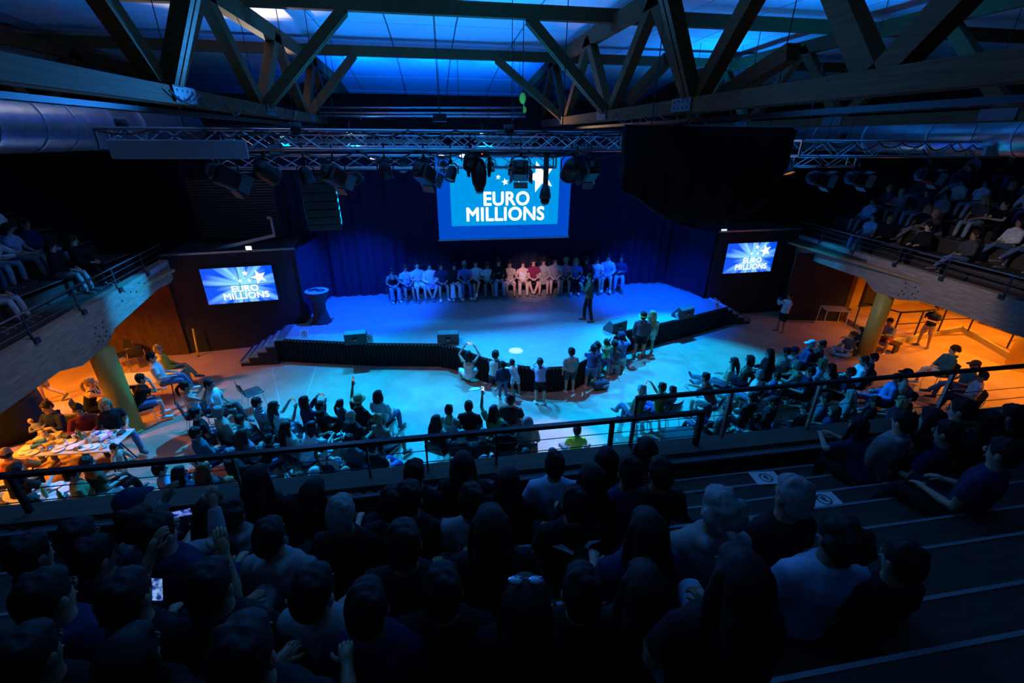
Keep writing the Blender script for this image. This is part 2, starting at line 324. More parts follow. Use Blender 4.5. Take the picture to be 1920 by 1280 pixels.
def part_top(pose, child, kind):                # tee, long, tank, jacket, hoodie
    S = skeleton(pose, child); m = MB(); e = {'tank': .012, 'tee': .018, 'long': .02, 'jacket': .03, 'hoodie': .028}[kind]
    pts, rad = torso_rings(S, e, -.05 if kind != 'jacket' else -.1)
    if kind == 'tank': pts, rad = pts[:-2], rad[:-2]
    else: pts = pts+[S['pel']+S['t']*a for a in (.52, .548)]; rad = rad+[(.096+e*.6, .084+e*.6), (.072+e*.4, .068+e*.4)]
    m.loft(pts, rad, dome=False)
    frac = {'tank': 0, 'tee': .62, 'long': 2, 'jacket': 2, 'hoodie': 2}[kind]
    for sx in (1, -1):
        sh, el, wr, f = S['arm', sx]
        if kind == 'tank':
            n0 = S['nb']+V3(.09*sx, .0, -.0); q = S['pel']+S['t']*.36
            m.loft([q+V3(.1*sx, -.09, 0), n0+V3(.0, -.04, .01), n0+V3(0, .05, .0), q+V3(.1*sx, .1, 0)], [.022]*4, n=8)
            continue
        if frac < 1: m.loft([sh-V3(.05*sx, 0, 0), sh, sh.lerp(el, .35), sh.lerp(el, frac)], [.07+e*.3, .064+e*.4, .056+e, .056+e*1.3], n=10, dome=False)
        else: m.loft([sh-V3(.05*sx, 0, 0), sh, sh.lerp(el, .5), el, el.lerp(wr, .4), wr-f*.005], [.066+e*.4, .06+e*.5, .047+e, .044+e, .042+e*.9, .034+e*.5], n=10, dome=False)
    if kind == 'hoodie':
        m.loft([S['nb']+V3(-.11, -.0, .0), S['nb']+V3(-.06, -.1, .02), S['nb']+V3(.06, -.1, .02), S['nb']+V3(.11, 0, 0)], [.035, .05, .05, .035], n=8)
    if kind == 'jacket':
        for sx in (1, -1): m.loft([S['nb']+V3(.04*sx, -.06, .03), S['nb']+V3(.075*sx, .02, .01), S['nb']-S['t']*.14+V3(.03*sx, .12, 0)], [.024, .026, .02], n=8)
    return remesh(m, kind+'_top', .02, 1)
def part_bottom(pose, child, kind):             # trousers, wide, shorts, skirt
    S = skeleton(pose, child); m = MB()
    pts, rad = torso_rings(S, .016, -.1, .05); m.loft(pts+[S['pel']+S['t']*.07], rad+[(.165, .125)])
    if kind == 'skirt':
        h1, k1, a1, _ = S['leg', 1]; h2, k2, a2, _ = S['leg', -1]
        hw = lambda a, b: abs(a.x-b.x)/2
        mids = [(h1+h2)/2, (h1.lerp(k1, .5)+h2.lerp(k2, .5))/2, (h1.lerp(k1, .9)+h2.lerp(k2, .9))/2]
        m.loft(mids, [(.2, .115), (hw(h1.lerp(k1, .5), h2.lerp(k2, .5))+.115, .105), (hw(k1, k2)+.12, .09)], dome=False)
    for sx in (1, -1):
        h, k, a, ft = S['leg', sx]
        if kind == 'skirt': continue
        if kind == 'shorts': m.loft([h, h.lerp(k, .4), h.lerp(k, .82)], [.102, .096, .09], n=10, dome=False)
        elif kind == 'wide': m.loft([h, h.lerp(k, .4), k, k.lerp(a, .5), k.lerp(a, .97)], [.105, .096, .084, .092, .115], n=10, dome=False)
        else: m.loft([h, h.lerp(k, .4), k, k.lerp(a, .3), k.lerp(a, .96)], [.1, .09, .07, .068, .055], n=10, dome=False)
    return remesh(m, kind, .02, 1)
def part_shoe(pose, child, sx):
    S = skeleton(pose, child); h, k, a, ft = S['leg', sx]; m = MB()
    m.loft([a-ft*.035-V3(0, 0, .028), a+ft*.07-V3(0, 0, .04), a+ft*.165-V3(0, 0, .05)], [(.044, .044), (.05, .036), (.045, .024)], n=12)
    m.cur = 1; m.loft([a-ft*.05-V3(0, 0, .062), a+ft*.07-V3(0, 0, .066), a+ft*.185-V3(0, 0, .066)], [(.045, .011), (.053, .011), (.042, .011)], n=12)
    return m.mesh('shoe', None, True)
HAIRCACHE = {}
def hair_mesh(kind):
    if kind in HAIRCACHE: return HAIRCACHE[kind]
    m = MB(); rnd = random.Random(hash(kind) % 100 if False else len(kind)*7)
    if kind not in ('cap', 'hat'): m.ell((0, -.018, .036), (.088, .099, .1)); m.ell((0, .035, .082), (.066, .052, .036))
    if kind in ('short', 'cap', 'hat'): m.ell((0, -.055, -.005), (.078, .056, .085))
    if kind in ('long', 'longer'):
        L = -.30 if kind == 'long' else -.42
        m.loft([(0, -.05, .06), (0, -.082, -.06), (0, -.098, -.16), (0, -.1, L)], [(.085, .06), (.098, .05), (.105, .042), (.08, .022)])
        for sx in (1, -1): m.loft([(.07*sx, -.01, .05), (.088*sx, -.01, -.06), (.085*sx, .0, -.17), (.085*sx, .01, L*.8)], [.03, .033, .033, .016], n=8)
        for q in range(7): x = -.075+.025*q; m.loft([(x, -.11, -.05), (x*1.08, -.13, -.18), (x*1.05, -.122, L-.01-.015*(q % 3))], [.02, .02, .011], n=7)
    if kind == 'bob':
        m.loft([(0, -.05, .05), (0, -.07, -.06), (0, -.066, -.13)], [(.09, .065), (.1, .058), (.095, .05)])
        for sx in (1, -1): m.loft([(.07*sx, .0, .05), (.09*sx, .0, -.05), (.082*sx, .015, -.12)], [.032, .036, .026], n=8)
    if kind == 'pony':
        m.ell((0, -.055, .0), (.076, .054, .08)); m.ell((0, -.125, .05), (.028, .028, .028))
        m.loft([(0, -.13, .05), (0, -.175, -.02), (0, -.17, -.12), (.01, -.155, -.21)], [.026, .036, .03, .012], n=9)
    if kind == 'bun':
        m.ell((0, -.055, .0), (.076, .054, .08)); m.ell((0, -.07, .14), (.042, .042, .038))
    if kind == 'curly':
        for q in range(46):
            a = rnd.uniform(0, 6.28); b = rnd.uniform(-.6, 1.4); d = V3(math.cos(a)*math.cos(b), math.sin(a)*math.cos(b), math.sin(b))
            if d.y > .25 and d.z < .45: continue
            m.ell((d.x*.1, -.03+d.y*.1, .02+d.z*.1), [rnd.uniform(.028, .042)]*3, None, 7, 5)
    if kind == 'short':
        for q in range(16):
            a = rnd.uniform(0, 6.28); b = rnd.uniform(.5, 1.4); d = V3(math.cos(a)*math.cos(b), math.sin(a)*math.cos(b), math.sin(b))
            m.ell((d.x*.078, -.022+d.y*.082, .036+d.z*.094), [rnd.uniform(.016, .028)]*3, None, 6, 5)
    if kind == 'bald':
        m = MB(); m.ell((0, -.052, -.012), (.0795, .058, .062))
    me = remesh(m, 'hair', .011, 1); HAIRCACHE[kind] = me
    return me
def cap_mesh():
    m = MB(); m.ell((0, -.014, .05), (.09, .107, .085)); a = []
    m.loft([(0, .07, .045), (0, .12, .04), (0, .165, .028)], [(.075, .008), (.078, .008), (.045, .006)])
    return m.mesh('cap', None, True)
def hat_mesh():
    m = MB(); m.lathe([(.0, .16), (.07, .16), (.088, .13), (.094, .05), (.094, .04), (.155, .035), (.158, .04), (.094, .055)], 20); return m.mesh('hat', None, True)
PCACHE = {}
def pmesh(fn, *a):
    k = (fn.__name__,)+a
    if k not in PCACHE: PCACHE[k] = fn(*a)
    return PCACHE[k]
COLS = dict(black=(.012,.012,.014), white=(.78,.78,.76), grey=(.28,.28,.29), darkgrey=(.07,.07,.075), navy=(.02,.03,.09), blue=(.08,.2,.5), lightblue=(.4,.55,.75),
  red=(.55,.05,.04), maroon=(.2,.02,.06), green=(.06,.3,.12), teal=(.03,.13,.16), olive=(.18,.2,.08), beige=(.55,.43,.3), pink=(.65,.25,.32), purple=(.2,.1,.4), yellow=(.75,.5,.05),
  orange=(.75,.2,.04), brown=(.13,.07,.035), khaki=(.35,.3,.18), cream=(.7,.65,.52), neon=(.35,.75,.1), denim=(.1,.17,.32), paledenim=(.35,.45,.6), darkred=(.18,.02,.02), mint=(.45,.65,.55), lilac=(.4,.38,.6))
HAIRC = dict(dark=(.012,.009,.008), brown=(.06,.03,.015), blond=(.42,.28,.12), grey=(.3,.3,.3), red=(.25,.07,.02), white=(.6,.6,.58))
def cmat(kind, c): return mat('%s_%s' % (kind, c), COLS[c], .85, noise=.25, nscale=9, bump=.25, spec=.2)
def pat_mat(c1, c2, kind):
    nm = '%s_%s_%s' % (kind, c1, c2)
    if nm in MATS: return MATS[nm]
    m = mat(nm, COLS[c1], .85, spec=.2); nt = m.node_tree; b = nt.nodes['Principled BSDF']
    tc = nt.nodes.new('ShaderNodeTexCoord'); mx = nt.nodes.new('ShaderNodeMix'); mx.data_type = 'RGBA'
    mx.inputs['A'].default_value = (*COLS[c1], 1); mx.inputs['B'].default_value = (*COLS[c2], 1)
    if kind == 'stripes':
        w = nt.nodes.new('ShaderNodeTexWave'); w.bands_direction = 'Z'; w.inputs['Scale'].default_value = 9; w.inputs['Distortion'].default_value = .6; o = w.outputs['Fac']; th = .6
    else:
        w = nt.nodes.new('ShaderNodeTexVoronoi' if kind == 'floral' else 'ShaderNodeTexNoise'); w.inputs['Scale'].default_value = 30 if kind == 'floral' else 14
        o = w.outputs['Distance'] if kind == 'floral' else w.outputs['Fac']; th = .38 if kind == 'floral' else .52
    g = nt.nodes.new('ShaderNodeMath'); g.operation = 'GREATER_THAN'; g.inputs[1].default_value = th
    nt.links.new(tc.outputs['Object'], w.inputs['Vector']); nt.links.new(o, g.inputs[0]); nt.links.new(g.outputs[0], mx.inputs['Factor']); nt.links.new(mx.outputs['Result'], b.inputs['Base Color'])
    return m
SKINS = [mat('skin_%d' % i, c, .55, spec=.35, noise=.12, nscale=14) for i, c in enumerate(((.62,.38,.27), (.5,.29,.19), (.42,.23,.14), (.68,.43,.32)))]
EYE = mat('eye_dark', (.02,.015,.012), .3); LIP = mat('lip', (.42,.14,.12), .5)
def setm(o, *ms):
    me = o.data
    while len(me.materials) < len(ms): me.materials.append(None)
    for i, m in enumerate(ms): o.material_slots[i].link = 'OBJECT'; o.material_slots[i].material = m
PRND = random.Random(5)
def person(loc, face, pose, top=('tee', 'black'), bottom=('trousers', 'denim'), hair=('short', 'dark'), scale=1., child=False, shoes='darkgrey', skin=None, headturn=0., cap=None):
    """face = direction angle (radians, 0 = +Y, positive turns left); returns the person's Empty"""
    root = link('person', None, None, loc, (0, 0, face), scale); root.empty_display_size = .2
    sk = SKINS[PRND.randrange(4) if skin is None else skin]
    b = link('body', pmesh(part_body, pose, child), root); setm(b, sk, EYE, LIP)
    def cloth(spec, nm): return cmat('cloth', spec) if isinstance(spec, str) else pat_mat(*spec)
    o = link({'tee': 't_shirt', 'long': 'sweater', 'tank': 'tank_top', 'jacket': 'jacket', 'hoodie': 'hoodie'}[top[0]], pmesh(part_top, pose, child, top[0]), root); setm(o, cloth(top[1], 'top'))
    o = link({'trousers': 'trousers', 'wide': 'trousers', 'shorts': 'shorts', 'skirt': 'skirt'}[bottom[0]], pmesh(part_bottom, pose, child, bottom[0]), root); setm(o, cloth(bottom[1], 'bot'))
    for sx in (1, -1):
        o = link('shoe', pmesh(part_shoe, pose, child, sx), root); setm(o, mat('shoe_'+shoes, COLS[shoes], .5), mat('shoe_sole', (.5,.5,.5) if shoes != 'black' else (.05,.05,.05), .7))
    S = skeleton(pose, child)
    hm = mat('hair_'+hair[1], HAIRC[hair[1]], .7, noise=.4, nscale=40, bump=.2, spec=.3)
    hk = hair[0]
    eul = S['R'].to_euler()
    o = link('hair', pmesh(hair_mesh, hk), root, S['hc'], eul, S['hf']); setm(o, hm)
    if hk == 'cap' or cap:
        c = link('cap', pmesh(cap_mesh), root, S['hc'], eul, S['hf']); setm(c, cmat('cloth', cap or 'black'))
    if hk == 'hat':
        c = link('straw_hat', pmesh(hat_mesh), root, S['hc'], eul, S['hf']); setm(c, mat('straw', (.5,.34,.16), .8, noise=.3, nscale=60))
        m = MB(); m.lathe([(.0955, .045), (.0965, .075)], 20)
        q = m.obj('hat_band', mat('hatband', (.35,.04,.04), .7), c)
    return root, S
# ------------------------------------------------------------------ setting
M_BLACK = mat('black_paint', (.012, .012, .014), .8, noise=.2, nscale=5)
M_METAL = mat('aluminium', (.55, .57, .6), .35, 1.)
M_STEEL = mat('dark_steel', (.03, .033, .04), .45, .6)
M_CHROME = mat('chrome', (.7, .7, .72), .2, 1.)
M_GLULAM = wood('glulam', (.1, .038, .011), (.16, .065, .02), (14, .6, 14))
M_GLULAM_Y = wood('glulam_pale', (.24, .18, .14), (.36, .28, .22), (8, .8, 8))
M_WHITE = mat('white_paint', (.75, .75, .74), .5)
M_BOLT = mat('bolt_steel', (.05, .05, .055), .5, .8)
def floor_mat():
    m = mat('floor_resin', (.46, .22, .13), .38, spec=.4); nt = m.node_tree; b = nt.nodes['Principled BSDF']
    tc = nt.nodes.new('ShaderNodeTexCoord'); n = nt.nodes.new('ShaderNodeTexNoise'); n.inputs['Scale'].default_value = 1.6; n.inputs['Detail'].default_value = 9; n.inputs['Roughness'].default_value = .7
    cr = nt.nodes.new('ShaderNodeValToRGB'); cr.color_ramp.elements[0].color = (.40, .20, .125, 1); cr.color_ramp.elements[1].color = (.56, .32, .21, 1)
    cr.color_ramp.elements[0].position = .3; cr.color_ramp.elements[1].position = .7
    r = nt.nodes.new('ShaderNodeMapRange'); r.inputs[3].default_value = .34; r.inputs[4].default_value = .6
    for a, c in ((tc.outputs['Object'], n.inputs['Vector']), (n.outputs['Fac'], cr.inputs[0]), (cr.outputs[0], b.inputs['Base Color']), (n.outputs['Fac'], r.inputs[0]), (r.outputs[0], b.inputs['Roughness'])): nt.links.new(a, c)
    return m
def stage_mat():
    m = mat('stage_vinyl', (.2, .2, .21), .32, spec=.5); nt = m.node_tree; b = nt.nodes['Principled BSDF']; L = nt.links.new
    tc = nt.nodes.new('ShaderNodeTexCoord'); n = nt.nodes.new('ShaderNodeTexNoise'); n.inputs['Scale'].default_value = 5.; n.inputs['Detail'].default_value = 8; n.inputs['Roughness'].default_value = .65
    L(tc.outputs['Object'], n.inputs['Vector']); cr = nt.nodes.new('ShaderNodeValToRGB'); cr.color_ramp.elements[0].color = (.25, .255, .26, 1); cr.color_ramp.elements[1].color = (.33, .33, .33, 1)
    cr.color_ramp.elements[0].position = .32; cr.color_ramp.elements[1].position = .7; L(n.outputs['Fac'], cr.inputs[0]); out = cr.outputs[0]
    for rz, sc, th in ((.5, (1.2, 16, 1), .69), (-.9, (1.6, 18, 1), .7), (1.9, (1., 14, 1), .71)):      # pale scuff streaks
        mp = nt.nodes.new('ShaderNodeMapping'); mp.inputs['Scale'].default_value = sc; mp.inputs['Rotation'].default_value = (0, 0, rz); n2 = nt.nodes.new('ShaderNodeTexNoise'); n2.inputs['Scale'].default_value = 1.3; n2.inputs['Detail'].default_value = 3
        g = nt.nodes.new('ShaderNodeMapRange'); g.inputs[1].default_value = th; g.inputs[2].default_value = th+.05; g.inputs[4].default_value = .8
        mx = nt.nodes.new('ShaderNodeMixRGB'); mx.inputs[2].default_value = (.6, .6, .6, 1)
        L(tc.outputs['Object'], mp.inputs[0]); L(mp.outputs[0], n2.inputs['Vector']); L(n2.outputs['Fac'], g.inputs[0]); L(g.outputs[0], mx.inputs[0]); L(out, mx.inputs[1]); out = mx.outputs[0]
    L(out, b.inputs['Base Color']); r = nt.nodes.new('ShaderNodeMapRange'); r.inputs[1].default_value = .3; r.inputs[2].default_value = .7; r.inputs[3].default_value = .3; r.inputs[4].default_value = .4; L(n.outputs['Fac'], r.inputs[0]); L(r.outputs[0], b.inputs['Roughness'])
    return m
M_FLOOR = floor_mat(); M_STAGE = stage_mat()
fl = struct(MB().bb((-15.6, -7, -.2), (21, 25.6, 0)).obj('floor', M_FLOOR))
M_LINE = mat('floor_line_paint', (.5, .42, .36), .6)
for a, b in (((510, 690), (528, 770)), ((592, 690), (573, 748)), ((1265, 648), (1345, 725)), ((1388, 612), (1425, 680))):
    A, B = atz(*a, 0), atz(*b, 0); MB().beam((A.x, A.y, .002), (B.x, B.y, .002), .018, .004).obj('line', M_LINE, fl)
M_WALL = mat('black_wall', (.014, .014, .016), .9, noise=.3, nscale=2)
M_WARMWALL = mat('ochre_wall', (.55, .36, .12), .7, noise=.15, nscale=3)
M_BROWN = wood('brown_panel', (.075, .034, .013), (.11, .052, .022), (3, 3, 1.))
struct(MB().bb((-15.8, -7, 0), (-15.6, 25.6, 10.4)).obj('wall_left', M_WALL))
struct(MB().bb((21, -7, 0), (21.2, 25.6, 10.4)).obj('wall_right', M_WALL))
struct(MB().bb((-15.6, 25.4, 0), (21, 25.6, 10.4)).obj('wall_back', M_WALL))
struct(MB().bb((-15.6, -7.2, 0), (21, -7, 10.4)).obj('wall_rear', M_WALL))
# ceiling: boards on a shallow barrel
def ceil_z(y): return 9.45-(.0077 if y > 12.5 else .0016)*(y-12.5)**2
M_CEIL = mat('ceiling_board', (.72, .74, .76), .55, noise=.06, nscale=1.5)
cl = MB()
ys = [-7+2.18*i for i in range(16)]
for i in range(15):
    a, b = ys[i], ys[i+1]; cl.add([(-15.6, a, ceil_z(a)+.06), (21, a, ceil_z(a)+.06), (21, b, ceil_z(b)+.06), (-15.6, b, ceil_z(b)+.06)], [(3, 2, 1, 0)])
ce = struct(cl.obj('ceiling', mat('ceiling_joint', (.12, .13, .15), .8)))
pm = MB().box((0, 0, .015), (1.792, 2.15, .03)).mesh('panel', M_CEIL)
for i in range(2, 15):
    yc = (ys[i]+ys[i+1])/2; sl = math.atan2(ceil_z(ys[i+1])-ceil_z(ys[i]), 2.18)
    for j in range(20):
        x = -15.6+1.83*(j+.5); link('panel', pm, ce, (x, yc, (ceil_z(ys[i])+ceil_z(ys[i+1]))/2-.0), (sl, 0, 0))
# ------------------------------------------------------------------ roof timbers
def purlin(y, label):
    z = {11.5: 9.1, 16.3: 8.97}.get(y, ceil_z(y)-.3)
    MB().beam((-15.5, y, z), (20.9, y, z), .18, .26).obj('roof_purlin', M_GLULAM, label=label, category='beam', group='roof purlins')
for y, l in ((6.6, 'timber roof purlin overhead nearest the near balcony'), (11.5, 'timber roof purlin across the top of the picture holding the hoist cable'), (16.3, 'timber roof purlin lower across the blue ceiling above the stage'), (23.7, 'timber roof purlin farthest back at the end of the blue ceiling')): purlin(y, l)
YB = [.7, 4.3, 7.6, 11.4, 15.2, 18.9, 22.2]; YT = [2.5, 5.9, 9.5, 13.3, 17.1, 20.6, 23.6]
plate_m = MB().box((0, 0, 0), (.012, .62, .2)).mesh('plate', mat('truss_plate', (.12, .125, .13), .6, .5))
bolt_m = MB().tube([(-.012, 0, 0), (.012, 0, 0)], .018, 8).mesh('bolt', M_BOLT)
def timber_truss(x, zc, label, near=-1., bolts=True):
    t = thing('timber_truss', label, 'truss', (x, 0, zc), group='timber roof trusses')
    s = 1 if x > 0 else -1
    for d in (-.1, .1): MB().bb((d-.06, near, 0), (d+.06, 24.5, .21)).obj('bottom_chord', M_GLULAM, t)
    ztop = lambda y: min(8.98 if x > 0 else 8.8, ceil_z(y)-.3)-zc
    yy = [-1]+YT+[24.6]
    for a, b in zip(yy, yy[1:]): MB().beam((0, a, ztop(a)), (0, b, ztop(b)), .2, .32).obj('top_chord', M_GLULAM, t)
    for i, yb in enumerate(YB):
        for yt in (YT[i-1] if i else None, YT[i]):
            if yt is None: continue
            MB().beam((0, yb, .1), (0, yt, ztop(yt)), .2, .23, (1, 0, 0)).obj('diagonal', M_GLULAM, t)
        for d in ((-.18, .18) if yb > 6 else ()):
            p = link('gusset_plate', plate_m, t, (d, yb+.1, .12))
            if bolts and 6 < yb < 16:
                for q in range(8): link('bolt', bolt_m, p, (0, -.21+.14*(q % 4), -.045+.09*(q//4)))
    return t
timber_truss(-3.45, 7.04, 'timber roof truss left of the blue ceiling above the lighting rig')
timber_truss(4.2, 7.04, 'timber roof truss right of the blue ceiling above the black drape')
timber_truss(10.4, 6.98, 'outer timber roof truss at far right above the metal duct', bolts=False)
timber_truss(-10.0, 7.04, 'outer timber roof truss in the dark at far left', bolts=False)
for s, x, zc in ((-1, -3.45, 7.13), (1, 4.2, 7.13)):
    sd = 'left' if s < 0 else 'right'
    for yb, yt, xt, zt, nm in ((7.6, 7.0, 2.9 if s > 0 else -2.2, 9.2, 'nearest'), (11.4, 11.5, 2.25 if s > 0 else -1.57, 8.98, 'middle'), (15.2, 16.3, 2.2 if s > 0 else -2.08, 8.86, 'farthest')):
        b = thing('roof_brace', '%s slanting timber brace from the %s truss up to the ceiling purlin' % (nm, sd), 'brace', (x, yb, zc), group='slanting roof braces')
        for d in (-.07, .07): MB().beam((0, d, 0), (xt-x, yt-yb+d, zt-zc), .1, .2, (0, 1, 0)).obj('board', M_GLULAM, b)
        MB().box((xt-x, yt-yb, zt-zc+.05), (.16, .06, .22)).obj('steel_shoe', M_STEEL, b)
# extra raking timbers seen against the right part of the ceiling
for k, (a, b, l) in enumerate((((1487, 97), (1362, 175), 'raking timber on the right truss rising behind the black drape'), ((1253, 110), (1180, 188), 'thin raking timber rising right of the middle right brace'))):
    A, B = atx(*b, 4.45), atx(*a, 4.45); MB().beam(A, B, .18, .2, (1, 0, 0)).obj('raking_timber', M_GLULAM, label=l, category='beam')
# cable trays along the truss chords
for x, z, l in ((-3.8, 6.97, 'ladder cable tray running along the left timber truss'), (4.55, 6.95, 'ladder cable tray running along the right timber truss')):
    t = thing('cable_tray', l, 'cable tray', (x, 0, z))
    for d in (-.1, .1): MB().bb((d-.012, 0, -.03), (d+.012, 15, .03)).obj('rail', M_STEEL, t)
    rm = MB().box((0, 0, -.02), (.2, .02, .015)).mesh('rung', M_METAL)
    for q in range(50): link('rung', rm, t, (0, .15+.3*q, 0))
    for q, dx in enumerate((-.05, 0, .055)): MB().tube([(dx+.01*math.sin(i*1.7+q), i*.5, .012+.01*math.sin(i+q)) for i in range(31)], .014, 6).obj('cable', M_STEEL, t)
# ------------------------------------------------------------------ ducts
M_DUCT = mat('galvanised', (.5, .53, .56), .32, .9, noise=.25, nscale=6)
def duct(pts, r, label, ringy):
    t = thing('ventilation_duct', label, 'duct', pts[0]); p0 = Vector(pts[0])
    MB().tube([Vector(p)-p0 for p in pts], r, 28).obj('duct_pipe', M_DUCT, t, smooth=True)
    for q in ringy:
        i = next(k for k in range(len(pts)-1) if pts[k][1] <= q <= pts[k+1][1]); f = (q-pts[i][1])/(pts[i+1][1]-pts[i][1]); c = Vector(pts[i]).lerp(Vector(pts[i+1]), f)-p0
        rr = (r if not isinstance(r, list) else r[i]+(r[i+1]-r[i])*f)+.02
        MB().tube([c-Vector((0, .03, 0)), c+Vector((0, .03, 0))], rr, 28).obj('flange', M_METAL, t)
    return t
duct([(-7.5, 7.0, 6.8), (-7.5, 8.6, 6.8), (-7.5, 9.6, 6.84), (-7.45, 12, 6.84), (-7.4, 17, 6.84)], [.62, .6, .5, .5, .5], 'large round galvanised duct in the upper left corner', (8.6, 9.6, 10.6, 11.4, 12.6, 13.8))
duct([(12.4, 7.6, 6.75), (12.4, 9, 6.75), (12.3, 17, 6.75)], [.4, .4, .4], 'round galvanised duct at upper right behind the lighting truss', (8.6, 10.4, 12.2, 14))
# ------------------------------------------------------------------ stage
front = [(-5.2, 14.25), (-4.49, 14.05), (-3.13, 13.7), (-2.13, 13.44), (-1.15, 13.27), (-.16, 13.1), (.35, 12.8), (.65, 12.5), (1.06, 12.0), (1.6, 11.55), (2.2, 11.2), (2.8, 11.02), (3.4, 11.0), (3.75, 11.1), (4.32, 11.5), (4.83, 12.03), (5.28, 12.62), (5.67, 13.05), (6.22, 13.28), (6.67, 13.42), (7.1, 13.54), (7.81, 13.78), (9.08, 14.24), (10.91, 14.9)]
ST_Z = .8
st = thing('stage', 'low curved stage with scuffed dark vinyl floor lit blue', 'stage', (0, 0, 0))
poly = front+[(10.8, 15.9), (10.5, 15.95), (10.3, 18.6), (-4.55, 18.6), (-4.6, 15.5), (-5.2, 15.4)]
MB().prism(poly, .72, ST_Z).obj('deck', M_STAGE, st)
# corrugated skirt, one wave per five centimetres
pts = [Vector((x, y, 0)) for x, y in front]; cum = [0]
for a, b in zip(pts, pts[1:]): cum.append(cum[-1]+(b-a).length)
def along(d):
    for i in range(len(pts)-1):
        if d <= cum[i+1]+1e-6: f = (d-cum[i])/(cum[i+1]-cum[i]); t = (pts[i+1]-pts[i]).normalized(); return pts[i].lerp(pts[i+1], f), Vector((t.y, -t.x, 0))
    return pts[-1], Vector((0, -1, 0))
V = []; F = []; n = int(cum[-1]/.0275)
for i in range(n+1):
    p, nr = along(cum[-1]*i/n); o = .03 if i % 4 in (0, 1) else -.012
    V += [p+nr*o, p+nr*o+Vector((0, 0, .775))]
F = [(2*i, 2*i+2, 2*i+3, 2*i+1) for i in range(n)]
V2 = MB().add(V, F); V2.obj('corrugated_skirt', mat('skirt_black', (.009, .0095, .011), .7, spec=.25), st, kind='stuff')
MB().tube([(p.x, p.y, .79) for p in [along(cum[-1]*i/120)[0] for i in range(121)]], .022, 6).obj('edge_trim', M_STEEL, st)
M_TAPE = mat('white_tape', (.7, .7, .7), .5)
MB().bb((10.72, 14.95, .8), (10.82, 16.2, .806)).obj('edge_tape', M_TAPE, st)
MB().bb((-5.18, 14.3, 0), (-5.13, 15.4, .72)).obj('side_panel', M_BLACK, st); MB().beam((10.88, 14.95, .36), (10.78, 15.88, .36), .04, .72).obj('side_panel', M_BLACK, st)
# stairs
def stairs(name, label, sx, x0, y0, y1, n=4):
    t = thing(name, label, 'stairs', (x0, y0, 0)); rise = ST_Z/(n+1)
    for k in range(n):
        z = ST_Z-rise*(k+1); a = sx*.28*k; b = sx*.28*(k+1)
        MB().bb((a, 0, z-.05), (b+sx*.03, y1-y0, z)).obj('tread', M_STAGE, t); MB().bb((a, 0, 0), (a+sx*.02, y1-y0, z-.05+rise)).obj('riser', M_BLACK, t)
        MB().bb((b-sx*.03, .0, z), (b+sx*.035, y1-y0, z+.012)).obj('nosing', M_METAL if sx < 0 else M_STEEL, t)
        MB().bb((a, -.01, 0), (b, .02, z-.05)).obj('side_board', M_BLACK, t)
    MB().bb((sx*.28*n-sx*.02, 0, 0), (sx*.28*n, y1-y0, ST_Z-rise*n-.05)).obj('riser', M_BLACK, t)
    return t
s1 = stairs('stage_stairs', 'black steps with pale metal nosings at the left end of the stage', -1, -5.2, 14.05, 15.35)
MB().bb((.0, .0, .8), (.26, 1.3, .812)).obj('top_mat', mat('rubber_mat', (.1, .105, .11), .6), s1); MB().bb((-.04, 0, .8), (.03, 1.3, .815)).obj('nosing', M_METAL, s1)
s2 = stairs('stage_stairs', 'black steps with a white edge line at the right end of the stage', 1, 10.92, 15.0, 15.85)
MB().beam((0, .87, .82), (1.15, .87, .06), .05, .05).obj('white_stringer', M_TAPE, s2)
# ------------------------------------------------------------------ curtains
def cloth_mat(nm, c): return mat(nm, c, .95, spec=.1, bump=.2, nscale=60)
M_NAVY = cloth_mat('navy_velvet', (.013, .016, .038)); M_BCLOTH = cloth_mat('black_velvet', (.008, .008, .01))
def curtain(a, b, z0, z1, amp=.07, wl=.34, seed=1, puddle=0.):
    r = random.Random(seed); a = Vector((*a, 0)); b = Vector((*b, 0)); L = (b-a).length; d = (b-a)/L; nr = Vector((d.y, -d.x, 0)); nx = max(24, int(L/.06)); nz = 10
    ph = [r.uniform(0, 6.28) for _ in range(4)]; V = []; F = []
    for j in range(nz+1):
        w = j/nz; z = z1+(z0-z1)*w
        for i in range(nx+1):
            s = L*i/nx; o = amp*(.5+.5*w)*(math.sin(s/wl*6.283+ph[0]+.5*math.sin(s*.9+ph[1]))+.5*math.sin(s/wl*2.7+ph[2]+w))
            q = a+d*s+nr*(o+puddle*max(0, w-.93)*9*(.6+.5*math.sin(s*3+ph[3]))); V.append((q.x, q.y, z))
    for j in range(nz):
        for i in range(nx): k = j*(nx+1)+i; F.append((k, k+1, k+nx+2, k+nx+1))
    return MB().add(V, F)
bc = thing('stage_curtain', 'wide navy backdrop curtain behind the seated people on stage', 'curtain', (3, 18.3, .8))
for k, (a, b) in enumerate(((-8.6, -3.4), (-3.4, 2.5), (2.5, 7.6), (7.6, 12.6))):
    o = curtain((a, 18.3+.05*(k % 2)), (b, 18.3+.05*(k % 2)), .82, 6.95, .075, .42, k+3, .12).obj('curtain_panel', M_NAVY, bc, smooth=True); o.location = (-3, -18.3, -.8)
MB().bb((-11.6, -.04, 6.13), (9.6, .04, 6.2)).obj('curtain_rail', M_STEEL, bc)
vb = curtain((-3.6, 17.4), (3.9, 17.4), 6.9, 7.95, .03, .5, 9).obj('curtain_border', M_BCLOTH, None, smooth=True); tag(vb, 'black overhead border cloth above the back of the stage', 'curtain')
